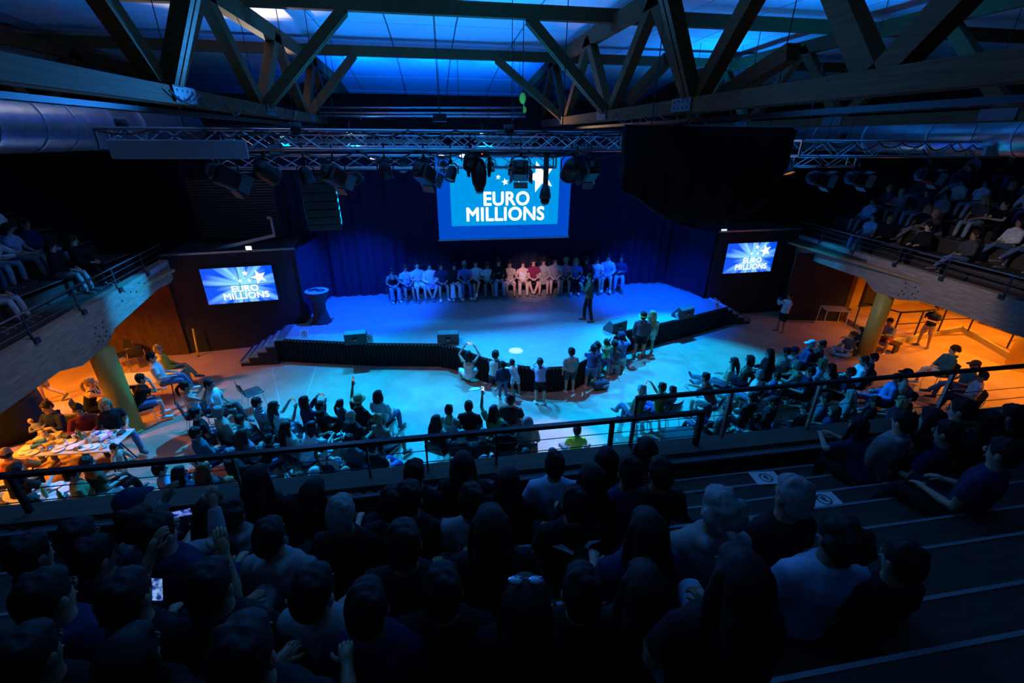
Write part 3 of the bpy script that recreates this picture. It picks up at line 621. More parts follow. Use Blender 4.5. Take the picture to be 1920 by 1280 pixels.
for k, (py, Y, l) in enumerate(((202, 16.6, 'upper blue-lit pipe batten above the stage'), (212, 16.2, 'middle blue-lit pipe batten above the stage'), (218, 15.8, 'lowest pipe batten above the stage'))):
    A, B = aty(600, py, Y), aty(985, py, Y); t = thing('pipe_batten', l, 'pipe', (A+B)/2, group='pipe battens')
    MB().tube([A-(A+B)/2, B-(A+B)/2], .03, 10).obj('pipe', M_METAL, t, smooth=True)
    for q in range(8): MB().box((A.lerp(B, (q+.5)/8)-(A+B)/2)+Vector((0, 0, -.05)), (.05, .05, .09)).obj('clamp', M_STEEL, t)
    for q in (0, 1): p = A.lerp(B, .06+.88*q)-(A+B)/2; MB().tube([p, p+Vector((0, 0, ceil_z(Y)-A.z))], .006, 5).obj('steel_wire', M_STEEL, t)
lc = curtain((-4.62, 15.72), (-4.35, 18.1), .82, 3.25, .045, .24, 21).obj('side_curtain', M_NAVY, None, True); tag(lc, 'dark side curtain beside the left video wall box', 'curtain')
rc = curtain((9.95, 18.2), (10.6, 16.05), .82, 3.4, .06, .24, 22, .1).obj('side_curtain', M_NAVY, None, True); tag(rc, 'pleated navy side curtain left of the right video wall box', 'curtain')
# ------------------------------------------------------------------ screens
def em(name, c, s): return mat(name, (0, 0, 0), .6, emit=c, estr=s, spec=.1)
def text_mesh(body, size, off=.0):
    c = bpy.data.curves.new('txt', 'FONT'); c.body = body; c.size = size; c.align_x = 'CENTER';  c.resolution_u = 4; c.space_character = 1.04
    o = bpy.data.objects.new('txt', c); COL.objects.link(o); dg = bpy.context.evaluated_depsgraph_get(); dg.update()
    me = bpy.data.meshes.new_from_object(o.evaluated_get(dg)); bpy.data.objects.remove(o); me.name = 'lettering'
    if off:                                     # embolden: the same outlines shifted a little, stacked paper-thin
        bm = bmesh.new(); src = bmesh.new(); src.from_mesh(me); tmp = bpy.data.meshes.new('t')
        for k, (dx, dy) in enumerate(((0, 0), (off, 0), (-off, 0), (0, off), (0, -off), (off*.7, off*.7), (-off*.7, off*.7), (off*.7, -off*.7), (-off*.7, -off*.7))):
            s2 = src.copy(); bmesh.ops.translate(s2, verts=s2.verts, vec=(dx, dy, k*.0004)); s2.to_mesh(tmp); bm.from_mesh(tmp); s2.free()
        bm.to_mesh(me); bm.free(); src.free(); bpy.data.meshes.remove(tmp)
    return me
def star_mesh(r, rot=0.):
    m = MB(); P = [(math.sin(i*math.pi/5+rot)*(r if i % 2 == 0 else r*.42), math.cos(i*math.pi/5+rot)*(r if i % 2 == 0 else r*.42)) for i in range(10)]
    m.add([(0, 0, 0)]+[(x, y, 0) for x, y in P], [(0, 1+i, 1+(i+1) % 10) for i in range(10)]); return m.mesh('star')
def fit(me, cx, cy, w, h):                     # scale a flat mesh to a box
    vs = [v.co for v in me.vertices]; x0 = min(v.x for v in vs); x1 = max(v.x for v in vs); y0 = min(v.y for v in vs); y1 = max(v.y for v in vs)
    for v in me.vertices: v.co.x = cx+(v.co.x-(x0+x1)/2)*w/(x1-x0); v.co.y = cy+(v.co.y-(y0+y1)/2)*h/(y1-y0)
    return me
def logo(parent, mt, s, depth):                # s(u, v) panel units -> local coordinates handled by parent scale
    for body, cx, cy, w, h in s['text']: o = link('lettering', fit(text_mesh(body, 1, .03), cx, cy, w, h), parent, (0, 0, depth)); o.data.materials.clear(); o.data.materials.append(mt)
    for cx, cy, r, rot in s['star']:
        me = star_mesh(r, rot); me.materials.append(mt); link('star', me, parent, (cx, cy, depth))
M_GLOW = em('screen_white', (.95, 1., 1.), 1.25)
# projection screen on the back of the stage
BL, BR = aty(824, 450, 17.6), aty(1065, 442, 17.6); SZ = 3.1; SH = 2.95; SWd = BR.x-BL.x; cx = (BL.x+BR.x)/2
ps = thing('projection_screen', 'large projection screen glowing blue with a white star logo above the stage', 'screen', (cx, 17.6, SZ)); ps.rotation_euler = (0, 0, 0)
MB().bb((-SWd/2, 0, 0), (SWd/2, .02, SH)).obj('screen_cloth', em('screen_border_glow', (.0, .11, .95), .62), ps)
MB().tube([(-SWd/2-.04, .0, -.02), (SWd/2+.04, .0, -.02)], .035, 8).obj('bottom_bar', mat('screen_bar', (.5, .5, .5), .4), ps)
MB().bb((-SWd/2-.1, -.08, SH), (SWd/2+.1, .1, SH+.2)).obj('roller_case', M_STEEL, ps)
for q in (-1.6, 1.6): MB().tube([(q, 0, SH+.2), (q, 0, ceil_z(17.6)-SZ)], .01, 6).obj('hanging_wire', M_STEEL, ps)
pic = link('projected_picture', MB().bb((-SWd/2+.49, -.012, .5), (SWd/2-.46, -.004, SH-.05)).mesh('projected_picture', em('picture_glow', (.0, .37, .93), .86)), ps)
pic.parent = ps
lg = dict(text=[('EURO', .06, .98, 1.75, .52), ('MILLIONS', .03, .42, 3.0, .53)], star=[(1.33, 1.74, .58, -.3), (-.26, 1.74, .1, .2), (.0, 1.57, .14, -.2), (.28, 1.7, .1, .1), (.53, 1.49, .13, -.3)])
pl = link('logo', MB().bb((-.001, -.001, -.001), (.001, .001, .0)).mesh('logo', M_GLOW), pic, (0, -.016, .49)); pl.rotation_euler = (math.pi/2, 0, 0)
bpy.data.objects.remove(pl)
def logo_flat(parent, lg, mt, y, z0):
    for body, cx, cy, w, h in lg['text']: me = fit(text_mesh(body, 1, .03), cx, cy, w, h); me.materials.clear(); me.materials.append(mt); link('lettering', me, parent, (0, y, z0), (math.pi/2, 0, 0))
    for cx, cy, r, rot in lg['star']: me = star_mesh(r, rot); me.materials.append(mt); link('star', me, parent, (cx, y, z0+cy), (math.pi/2, 0, 0))
logo_flat(pic, lg, M_GLOW, -.018, .5)
# video walls in black boxes
def ray_screen_mat(name, cx, cz):
    m = mat(name, (0, 0, 0), .4); nt = m.node_tree; b = nt.nodes['Principled BSDF']
    tc = nt.nodes.new('ShaderNodeTexCoord'); sp = nt.nodes.new('ShaderNodeSeparateXYZ'); nt.links.new(tc.outputs['Object'], sp.inputs[0])
    def mth(op, a, b2=None):
        q = nt.nodes.new('ShaderNodeMath'); q.operation = op
        for k, v in enumerate((a, b2)):
            if v is None: continue
            if isinstance(v, (int, float)): q.inputs[k].default_value = v
            else: nt.links.new(v, q.inputs[k])
        return q.outputs[0]
    x = mth('SUBTRACT', sp.outputs[0], cx); z = mth('SUBTRACT', sp.outputs[2], cz); an = mth('ARCTAN2', z, x); rr = mth('SQRT', mth('ADD', mth('MULTIPLY', x, x), mth('MULTIPLY', z, z)))
    s1 = mth('SINE', mth('MULTIPLY', an, 9.)); s2 = mth('SINE', mth('ADD', mth('MULTIPLY', an, 23.), 1.)); f = mth('ADD', mth('MULTIPLY', s1, .22), mth('MULTIPLY', s2, .12))
    core = mth('SUBTRACT', .85, mth('MULTIPLY', rr, .75)); tot = mth('ADD', core, mth('MULTIPLY', f, mth('MINIMUM', mth('MULTIPLY', rr, 1.6), 1.)))
    cr = nt.nodes.new('ShaderNodeValToRGB'); cr.color_ramp.elements[0].color = (.0, .07, .75, 1); cr.color_ramp.elements[1].color = (.25, .7, 1., 1); cr.color_ramp.elements[0].position = .1; cr.color_ramp.elements[1].position = .8
    nt.links.new(tot, cr.inputs[0]); nt.links.new(cr.outputs[0], b.inputs['Emission Color']); b.inputs['Emission Strength'].default_value = 1.25
    return m
def video_wall(P, ang, w, h, label, boxlabel, bx0, bx1, ztop):
    bxo = thing('video_wall_box', boxlabel, 'booth', (P.x, P.y, 0), ang)
    MB().bb((bx0, .05, .0), (bx1, .12, ztop)).obj('front_panel', M_BLACK, bxo); MB().bb((bx0, .12, 0), (bx0+.06, 2.2, ztop)).obj('side_panel', M_BLACK, bxo); MB().bb((bx1-.06, .12, 0), (bx1, 2.2, ztop)).obj('side_panel', M_BLACK, bxo)
    MB().bb((bx0, .12, ztop-.06), (bx1, 2.2, ztop)).obj('top_panel', M_BLACK, bxo)
    for z in (ztop+.03,): MB().beam((bx0, .06, z), (bx1, .06, z), .06, .06).obj('edge_rail', M_METAL, bxo)
    for q in range(4): MB().box((bx0+(bx1-bx0)*(q+.7)/4.4, .4, ztop+.03), (.05, .7, .05)).obj('cross_rail', M_STEEL, bxo)
    vw = thing('video_wall', label, 'screen', (P.x, P.y, P.z), ang)
    for i in (0, 1):
        for j in (0, 1):
            x0 = w/2*i+.004; z0 = h/2*j+.004; p = MB().bb((x0, -.04, z0), (x0+w/2-.008, .05, z0+h/2-.008)).obj('panel', M_STEEL, vw)
            MB().bb((x0+.004, -.046, z0+.004), (x0+w/2-.012, -.041, z0+h/2-.012)).obj('display', ray_screen_mat('video_picture_%s' % ('a' if ang > .08 else 'b'), w*.55, h*.5), p)
    k = w/2.1
    L2 = dict(text=[('EURO', w*.56, .48*k, .8*k, .22*k), ('MILLIONS', w*.56, .235*k, 1.36*k, .225*k)], star=[(w*.79, .83*k, .25*k, -.3), (w*.605, .98*k, .1*k, .2), (w*.515, .74*k, .07*k, -.1), (w*.645, .73*k, .07*k, .2), (w*.58, .82*k, .03*k, 0), (w*.445, .84*k, .03*k, 0)])
    logo_flat(vw, L2, M_GLOW, -.05, 0)
    return vw
a = math.radians(6.67); P = atz(392, 571, 1.65); video_wall(P, a, (atz(523, 561, 1.65)-P).length, 1.19, 'two by two video wall with star logo in the left black booth', 'black booth left of the stage carrying a video wall', -1.0, 2.85, 3.28-0)
a = math.radians(2.46); P = atz(1353, 513, 1.8); video_wall(P, a, (atz(1443, 508, 1.8)-P).length, 1.2, 'two by two video wall with star logo in the right black booth', 'black booth right of the stage carrying a video wall', -.42, 3.3, 3.42)
# ------------------------------------------------------------------ lighting rig
def box_truss(A, B, s, label, pitch=.42, hang=True):
    A = Vector(A); B = Vector(B); c = (A+B)/2; d = B-A; L = d.length; ang = math.atan2(d.y, d.x)
    t = thing('lighting_truss', label, 'truss', c, ang, group='aluminium lighting trusses'); h = s/2
    cm = MB().tube([(-L/2, 0, 0), (L/2, 0, 0)], .026, 8).mesh('chord', M_METAL, True)
    for y in (-h, h):
        for z in (-h, h): link('chord', cm, t, (0, y, z))
    n = int(L/pitch); p = L/n
    dm = [MB().tube([(-p/2, 0, -h*q), (p/2, 0, h*q)], .011, 6).mesh('diagonal', M_METAL) for q in (1, -1)]
    db = [MB().tube([(-p/2, -h*q, 0), (p/2, h*q, 0)], .011, 6).mesh('diagonal', M_METAL) for q in (1, -1)]
    for i in range(n):
        x = -L/2+p*(i+.5); link('diagonal', dm[i % 2], t, (x, -h, 0)); link('diagonal', dm[(i+1) % 2], t, (x, h, 0)); link('diagonal', db[i % 2], t, (x, 0, -h))
    em_ = MB(); [em_.beam((0, -h, z), (0, h, z), .03, .03) for z in (-h, h)]; [em_.beam((0, y, -h), (0, y, h), .03, .03) for y in (-h, h)]; em_ = em_.mesh('end_frame', M_METAL)
    for x in (-L/2, L/2): link('end_frame', em_, t, (x, 0, 0))
    if hang:
        for f in (-.36, .36): MB().tube([(L*f, 0, h), (L*f, 0, ceil_z(c.y)-c.z)], .008, 6).obj('hanging_wire', M_STEEL, t)
    return t
T1A, T1B = aty(195, 264, 9), aty(1172, 262, 9)
T1 = box_truss(T1A, T1B, .3, 'long aluminium lighting truss across the front of the rig')
T2A, T2B = aty(405, 303, 11.5), aty(1040, 303, 11.5)
T2 = box_truss(T2A, T2B, .26, 'second lighting truss hanging lower, just above the projection screen')
T3A, T3B = aty(420, 268, 15.5), aty(1160, 262, 15.5)
T3 = box_truss(T3A, T3B, .3, 'rear lighting truss above the stage seen through the front truss')
TR = box_truss(aty(1492, 274, 9.3), aty(1862, 284, 9.3), .3, 'aluminium lighting truss at far right beyond the black drape')
TR2 = box_truss(aty(1482, 301, 10.6), aty(1596, 303, 10.6), .24, 'short lighting truss just right of the black drape')
TX = box_truss((8.2, 15.5, 6.75), (10.2, 15.5, 6.75), .28, 'short lighting truss high above the right of the stage, behind the drape')
# pale fascia panels hung from the rig
A, B = aty(206, 281, 8.6), aty(464, 279, 8.6)
f = thing('acoustic_panel', 'long pale grey panel hung below the left end of the front truss', 'panel', (A+B)/2)
MB().bb((-(B-A).length/2, -.03, -.14), ((B-A).length/2, .03, .14)).obj('board', mat('panel_grey', (.35, .36, .38), .6), f, bevel=.01)
for q in (-.8, .8): MB().tube([(q, 0, .14), (q, .35, .3)], .008, 6).obj('bracket', M_STEEL, f)
A, B = aty(1847, 281, 8.9), aty(1990, 285, 8.9)
f = thing('acoustic_panel', 'pale grey panel at the right edge below the timber truss', 'panel', (A+B)/2)
MB().bb((-(B-A).length/2, -.03, -.1), ((B-A).length/2, .03, .1)).obj('board', mat('panel_grey', (.35, .36, .38), .6), f, bevel=.01)
for q in (-.5, .5): MB().tube([(q, 0, .1), (q, 0, ceil_z(8.9)-6.5)], .008, 6).obj('bracket', M_STEEL, f)
# white reflector trays under the two lit back lamps
for px0, px1, py, l in ((520, 830, 268, 'pale reflector tray behind the front truss, left of the hoist'), (890, 1000, 266, 'small pale reflector tray behind the front truss, right of the hoist')):
    A, B = aty(px0, py, 14.8), aty(px1, py-1, 14.8); t = thing('reflector_tray', l, 'reflector', (A+B)/2); L = (B-A).length
    MB().bb((-L/2, -.25, -.02), (L/2, .25, .02)).obj('tray', mat('tray_white', (.7, .72, .74), .3), t); MB().bb((-L/2, -.26, .0), (L/2, -.24, .1)).obj('lip', M_METAL, t)
    for q in (-.4, .4): MB().tube([(L*q, .0, .02), (L*q, .6, .0)], .012, 6).obj('arm', M_STEEL, t)
M_HOUS = mat('lamp_black', (.012, .012, .013), .4); M_LENS = mat('lamp_lens', (.35, .42, .46), .08, spec=.8); M_DOOR = mat('barn_door', (.16, .165, .17), .5, .3)
def lamp_root(name, label, clampz, P, group='stage lamps'):
    return thing(name, label, 'lamp', P, group=group)
def aim_rot(P, aim): return (Vector(aim)-Vector(P)).to_track_quat('-Z', 'Y').to_matrix()
def hangers(t, P, top, w, R=None):
    dz = top.z-P.z; dy = top.y-P.y
    MB().tube([(-w, 0, 0), (-w, 0, w*.9), (-w*.6, 0, w*1.35), (w*.6, 0, w*1.35), (w, 0, w*.9), (w, 0, 0)], .012, 6).obj('yoke', M_STEEL, t)
    c = MB().box((0, 0, w*1.35+.03), (.06, .06, .08)).obj('clamp', M_STEEL, t)
    if 1: dz = max(dz, w*1.35+.1)+.15; MB().tube([(0, 0, w*1.35+.03), (0, dy, dz)], .016, 6).obj('spigot', M_STEEL, t)
def par_can(P, top, aim, label, r=.11, L=.26, lens=M_LENS):
    t = lamp_root('par_can_lamp', label, 0, P); R = aim_rot(P, aim); hangers(t, P, top, r+.03)
    MB().lathe([(r*.35, L*.62), (r*.75, L*.5), (r, L*.25), (r, -L*.42), (r*1.07, -L*.44), (r*1.07, -L*.5), (r*.96, -L*.5), (r*.96, -L*.4)], 20, rot=R).obj('can', M_HOUS, t, True)
    MB().lathe([(r*.95, -L*.41), (r*.6, -L*.46), (.005, -L*.47)], 20, rot=R).obj('lens', lens, t, True)
def fresnel(P, top, aim, label, s=.3):
    t = lamp_root('fresnel_lamp', label, 0, P); R = aim_rot(P, aim); hangers(t, P, top, s*.62)
    MB().box((0, 0, .0), (s, s*.95, s*1.1), R).obj('housing', M_HOUS, t, bevel=.03); MB().box(R @ Vector((0, 0, s*.7)), (s*.7, s*.7, s*.4), R).obj('rear_cap', M_HOUS, t, bevel=.05)
    MB().lathe([(s*.4, -s*.57), (s*.25, -s*.62), (.005, -s*.64)], 18, rot=R).obj('lens', M_LENS, t, True)
    for k in range(4):
        Q = R @ Matrix.Rotation(k*math.pi/2, 3, 'Z') @ Matrix.Rotation(.5, 3, 'X')
        MB().box(R @ Matrix.Rotation(k*math.pi/2, 3, 'Z') @ Vector((0, s*.62, -s*.72)), (s*.9, .008, s*.45), Q).obj('barn_door', M_DOOR, t)
def moving_head(P, top, label):
    t = lamp_root('moving_head_lamp', label, 0, P)
    MB().box((0, 0, .36), (.4, .3, .13)).obj('base', M_HOUS, t, bevel=.03)
    for s in (-1, 1): MB().loft([(s*.19, 0, .3), (s*.2, 0, .1), (s*.19, 0, -.02)], [(.03, .09), (.035, .1), (.03, .06)]).obj('arm', M_HOUS, t, True)
    MB().loft([(0, .03, .17), (0, 0, .02), (0, -.04, -.16), (0, -.06, -.24)], [(.12, .13), (.15, .15), (.13, .13), (.09, .09)]).obj('head', M_HOUS, t, True)
    MB().ell((0, -.065, -.31), (.07, .07, .03)).obj('lens', M_LENS, t, True)
    MB().box((.05, -.155, .36), (.02, .01, .015)).obj('status_light', em('status_red', (1, .1, .02), 3), t)
    MB().tube([(0, 0, .42), (0, top.y-P.y, top.z-P.z)], .02, 6).obj('spigot', M_STEEL, t)
def rig1(px): return Vector((aty(px, 279, 9).x, 9, T1A.z-.16))
def rig2(px): return Vector((aty(px, 312, 11.5).x, 11.5, T2A.z-.13))
for px, py, aim, l, s in ((425, 332, (3, 15, 1), 'large barn door lamp at the left end of the front truss', .34), (628, 330, (4, 15, .8), 'barn door lamp left of the stage above the line array', .3), (796, 326, (5, 15, .8), 'barn door lamp hanging at the left edge of the projection screen', .3), (976, 320, (3.6, 17, 1.2), 'barn door lamp hanging in front of the logo star', .3), (1106, 322, (1.5, 15, .8), 'barn door lamp at the right end of the front truss', .28), (1535, 335, (17, 7.5, 4), 'amber-tinged barn door lamp nearest the drape at far right', .28), (1606, 335, (17.5, 8, 4), 'amber-tinged barn door lamp in the middle at far right', .28), (1738, 330, (18, 7, 4), 'amber-tinged barn door lamp at the right end of the far right truss', .28)):
    P = aty(px, py, 9.0); fresnel(P, Vector((P.x, 9.0 if px < 1400 else 9.3, (T1A.z if px < 1400 else 6.5)-.16)), aim, l, s)
for px, py, Y, aim, l, r in ((500, 322, 9, (2, 15, .8), 'round black lamp seen from behind, second from the left', .15), (574, 330, 9, (-1, 9.6, 0), 'can lamp pointing straight down over the left booth', .11), (664, 328, 11.5, (1, 15, .8), 'can lamp just right of the line array', .14), (723, 322, 9, (0, 9.4, 0), 'can lamp pointing down left of the projection screen', .11), (756, 314, 11.5, (-.6, 9, 0), 'tiny can lamp left of the projection screen edge', .09), (832, 312, 11.5, (.6, 9.5, 0), 'small can lamp at the upper left corner of the screen', .09), (846, 326, 9, (-.2, 8.4, 4.6), 'can lamp with bright lens before the left screen edge', .1), (882, 302, 9, (1, 15, 2), 'round lamp beside the blue beam above the screen', .13), (920, 312, 11.5, (1.4, 9.5, 0), 'small can lamp right of the moving head', .09), (960, 318, 11.5, (2, 10, 0), 'small can lamp peeking out left of the central barn door lamp', .1), (1070, 318, 9, (2.4, 15, .8), 'black wrapped lamp at the upper right corner of the screen', .16), (1478, 314, 10.6, (9, 8, 1), 'can lamp with amber lens beside the black drape', .13)):
    P = aty(px, py, Y); par_can(P, Vector((P.x, Y, (T1A.z-.16 if Y == 9 else T2A.z-.13))), aim, l, r, r*2.4, em('amber_lens', (1, .3, .03), .5) if px == 1478 else M_LENS)
P = aty(898, 327, 9); moving_head(P, rig1(898), 'moving head lamp with red status light in front of the screen')
# pole camera with ball end
P = aty(1022, 372, 9); t = thing('pole_camera', 'dark pole with a ball end hanging before the right of the screen', 'camera', P)
MB().tube([(0, 0, .12), (0, 0, T1A.z-.16-P.z)], .05, 12).obj('pole', mat('pole_grey', (.06, .062, .07), .5), t, True); MB().lathe([(.05, .26), (.09, .16), (.11, .06), (.11, .0)], 20).obj('bell', mat('pole_grey', (.06, .062, .07), .5), t, True)
MB().ell((0, 0, -.03), (.09, .09, .1)).obj('ball', M_HOUS, t, True); MB().lathe([(.09, T1A.z-P.z-.2), (.09, T1A.z-P.z-.13)], 16).obj('flange', M_STEEL, t)
# lit LED lamps
for px, py, Y, c, s, l in ((530, 256, 15.5, (.35, .9, 1.), .8, 'dim cyan lamp on the rear truss at far left'), (655, 248, 15.5, (.35, .9, 1.), 10, 'glaring cyan lamp on the rear truss left of centre'), (905, 250, 15.5, (.35, .9, 1.), 9, 'glaring cyan lamp on the rear truss right of centre'), (868, 292, 11.3, (.25, .35, 1.), 14, 'glaring blue beam lamp above the projection screen'), (827, 292, 11.3, (.3, .3, 1.), 5, 'small violet lamp above the left screen edge'), (700, 297, 11.3, (.3, .3, 1.), 4, 'small violet lamp left of the projection screen')):
    P = aty(px, py, Y); t = thing('led_lamp', l, 'lamp', P, group='lit lamps on the rig')
    MB().box((0, .09, 0), (.2, .14, .13)).obj('housing', M_HOUS, t, bevel=.02); MB().ell((0, .005, 0), (.08, .03, .035 if Y > 12 or s > 10 else .02)).obj('light_face', em('led_%d' % px, c, s), t)
    MB().tube([(0, .09, .06), (0, .2, .3 if py < 260 else .0)], .014, 6).obj('spigot', M_STEEL, t)
for x, y, z, k in UPL:  # fixture bodies added under the ceiling uplights
    t = thing('added_uplighter', '%s uplighter from the left lying on %s' % (ordinal([q for q in UPL if q[3] == k].index((x, y, z, k))), ('top of the second truss', 'the batten behind the stage border', 'the short truss behind the drape', 'the far right truss', 'top of the rear truss', 'top of the front truss', 'the left end of the front truss')[k]), 'lamp', (x, y, z-.03), group='added uplights on the rig')
    MB().lathe([(.07, -.16), (.09, -.12), (.09, .0), (.085, .0), (.07, -.1)], 16).obj('can', M_HOUS, t, True); MB().box((0, 0, -.17), (.1, .1, .03)).obj('foot', M_STEEL, t)
t = thing('pipe_batten', 'pipe batten carrying uplighters behind the black stage border', 'pipe', (0, 17.9, 7.9)); MB().tube([(-3.4, 0, 0), (3.6, 0, 0)], .03, 10).obj('pipe', M_METAL, t)  # unseen batten added to carry the rear uplights
for q in (-3, 3.2): MB().tube([(q, 0, 0), (q, 0, ceil_z(17.9)-7.9)], .008, 6).obj('hanging_wire', M_STEEL, t)
for x in (-2.6, 2.8):  # lamp bodies added for the balcony fill
    t = thing('added_flood_lamp', 'small black flood lamp on the %s of the front truss turned to the balcony' % ('left half' if x < 0 else 'right half'), 'lamp', (x, 8.86, 6.45), group='added balcony flood lamps'); MB().box((0, .06, 0), (.22, .12, .18)).obj('housing', M_HOUS, t, bevel=.02); MB().box((0, -.002, 0), (.18, .004, .14)).obj('lens', M_LENS, t); MB().tube([(-.13, .06, 0), (-.13, .1, .12), (.13, .1, .12), (.13, .06, 0)], .01, 6).obj('yoke', M_STEEL, t)
# black drape
TL, TRp = aty(1171, 240, 8.5), aty(1487, 240, 8.5); zt = TL.z
V = []; F = []; nx, nz = 60, 14; low = [(0, 1.05), (.1, 1.2), (.2, 1.42), (.3, 1.6), (.5, 1.68), (.7, 1.64), (.86, 1.5), (.95, 1.1), (1., .85)]
def lowz(u):
    for (a, p), (b, q) in zip(low, low[1:]):
        if u <= b: return p+(q-p)*(u-a)/(b-a)
for side in (0, 1):
    for j in range(nz+1):
        for i in range(nx+1):
            u = i/nx; w = j/nz; bul = math.sin(math.pi*w)*.22*(1-abs(2*u-1)**3)+.12
            fold = .05*math.sin(u*46+2*math.sin(w*3))*w+.05*math.sin(w*9+u*11)*w
            V.append((TL.x+(TRp.x-TL.x)*u-.12*w*(u-.5), 8.5+(-bul+fold if side == 0 else bul*.7), zt-lowz(u)*w))
n1 = (nx+1)*(nz+1)
for side in (0, 1):
    for j in range(nz):
        for i in range(nx): k = side*n1+j*(nx+1)+i; F.append((k, k+nx+1, k+nx+2, k+1) if side == 0 else (k, k+1, k+nx+2, k+nx+1))
edge = [i for i in range(nx+1)]+[j*(nx+1)+nx for j in range(1, nz+1)]+[nz*(nx+1)+i for i in range(nx-1, -1, -1)]+[j*(nx+1) for j in range(nz-1, -1, -1)]
for a, b in zip(edge, edge[1:]): F.append((a, b, n1+b, n1+a))
dr = thing('black_drape', 'big bundle of black drape hanging from the rig, right of centre', 'drape', (0, 0, 0))
o = MB().add(V, F).obj('cloth', M_BCLOTH, dr, True)
MB().tube([(TL.x, 8.5, zt+.03), (TRp.x, 8.5, zt+.03)], .03, 8).obj('batten', M_STEEL, dr)
for q in (.15, .85): x = TL.x+(TRp.x-TL.x)*q; MB().tube([(x, 8.5, zt), (x, 8.5, ceil_z(8.5))], .01, 6).obj('hanging_wire', M_STEEL, dr)
# line array speakers
def line_array(P, n, label, flip=1, yaw=0):
    t = thing('line_array_speaker', label, 'speaker', P, yaw); y = 0; z = 0; a = 0
    for k in range(n):
        R = Matrix.Rotation(a, 3, 'X'); c = Vector((0, y, z)); b = MB().box(c, (.86, .5, .2), R).obj('cabinet', mat('speaker_black', (.02, .02, .022), .6), t, bevel=.015)
        MB().box(c+R @ Vector((0, -.252, 0)), (.78, .01, .16), R).obj('grille', mat('array_grille', (.014, .014, .016), .7, bump=.4, nscale=300), b)
        MB().box(c+R @ Vector((.435, .0, 0)), (.012, .4, .1), R).obj('side_plate', M_STEEL, b)
        a += math.radians(1.2+k*.55); st_ = R @ Vector((0, .012*k, -.21)); y += st_.y; z += st_.z
    for q in (-.3, .3): MB().tube([(q, 0, .1), (q, 0, ceil_z(P.y)-P.z)], .01, 6).obj('hanging_wire', M_STEEL, t)
P = aty(592, 318, 13.2); line_array(P, 8, 'curved stack of black speakers hanging left of the stage', yaw=.15)
P = aty(1352, 340, 13.2); line_array(P, 6, 'curved stack of speakers hanging below the black drape on the right', yaw=-.35)
# hoist cable from the purlin and yellow chain hoist
c0 = aty(818, 20, 11.5); c1 = aty(824, 215, 11.5)
t = thing('hoist_cable', 'thin steel cable hanging in the middle of the blue ceiling', 'cable', c1)
MB().tube([(0, 0, 0), (-.02, 0, c0.z-c1.z)], .01, 6).obj('cable', M_STEEL, t); MB().tube([(.03, 0, 0), (.0, 0, c0.z-c1.z)], .006, 6).obj('cable', M_STEEL, t); MB().box((0, 0, c0.z-c1.z-.03), (.13, .1, .08)).obj('pulley_block', mat('pulley_grey', (.35, .36, .38), .5), t); MB().box((0, 0, -.06), (.3, .18, .16)).obj('winch', M_STEEL, t)
P = aty(980, 184, 13); t = thing('chain_hoist', 'small yellow chain hoist beside the farthest right brace', 'hoist', P)
MB().ell((0, 0, 0), (.09, .09, .13)).obj('housing', mat('hoist_yellow', (.7, .5, .03), .5), t, True); MB().tube([(0, 0, .1), (0, 0, ceil_z(P.y)-.02-P.z)], .01, 6).obj('chain', M_STEEL, t); MB().tube([(.02, 0, -.1), (.06, 0, -.32)], .012, 6).obj('chain_end', mat('hoist_yellow', (.7, .5, .03), .5), t); MB().lathe([(.03, -.2), (.05, -.3), (.02, -.34)], 10, (.06, 0, 0)).obj('hook', mat('hoist_yellow', (.7, .5, .03), .5), t)
# loose cables looped along the trusses
rr = random.Random(3)
def loops(A, B, n, label, drop=.25):
    A = Vector(A); B = Vector(B); pts = []
    for i in range(n*8+1):
        f = i/(n*8); q = (i % 8)/8; pts.append(A.lerp(B, f)+Vector((0, -.17+.02*math.sin(i), -drop*4*q*(1-q)*(.5+.5*math.sin(i//8*2.3)**2))))
    MB().tube(pts, .013, 5).obj('power_cable', M_STEEL, None, label=label, category='cable', group='slack cables on the rig')
loops(T1A+Vector((0, 0, .16)), T1B+Vector((0, 0, .16)), 11, 'black cable sagging along the top of the front truss', .12)
loops(T1A+Vector((2, 0, -.15)), T1B+Vector((0, 0, -.15)), 7, 'black cable sagging below the front truss', .16)
loops(aty(1495, 262, 9.3), aty(1850, 272, 9.3), 8, 'black cable sagging along the far right truss', .16)
loops(aty(330, 172, 7.4), aty(560, 208, 12.4), 7, 'black cable sagging below the left timber truss', .22)
loops(aty(1130, 214, 11.), aty(1330, 208, 7.6), 7, 'black cable sagging below the right timber truss', .22)
# things above the left booth
P = aty(442, 392, 17.2); t = thing('slatted_panel', 'dark slatted panel on the wall above the left booth', 'panel', P)
MB().bb((-1.35, 0, -1.0), (1.35, .05, 1.0)).obj('backing', M_BLACK, t); sm = MB().box((0, -.03, 0), (2.6, .05, .045)).mesh('slat', mat('slat_dark', (.05, .05, .055), .4))
for q in range(22): link('slat', sm, t, (0, 0, -.93+q*.088), (.35, 0, 0))
MB().bb((-1.3, .05, -3.), (1.3, .12, -1.)).obj('support', M_BLACK, t)
A, B, C_, D_ = aty(376, 474, 15.9), aty(498, 449, 15.9), aty(515, 441, 15.9), aty(508, 408, 15.9)
t = thing('metal_frame', 'blue-lit angled metal frame above the left booth', 'frame', A)
for a, b in ((A, C_), (C_, D_)): MB().beam(a-A, b-A, .06, .1).obj('profile', M_METAL, t)
MB().beam(D_-A, D_-A+Vector((-.12, 0, 0)), .05, .08).obj('profile', M_METAL, t)
MB().beam(Vector((0, 0, 0)), Vector((0, 0, 3.3-A.z)), .05, .05).obj('leg', M_STEEL, t)
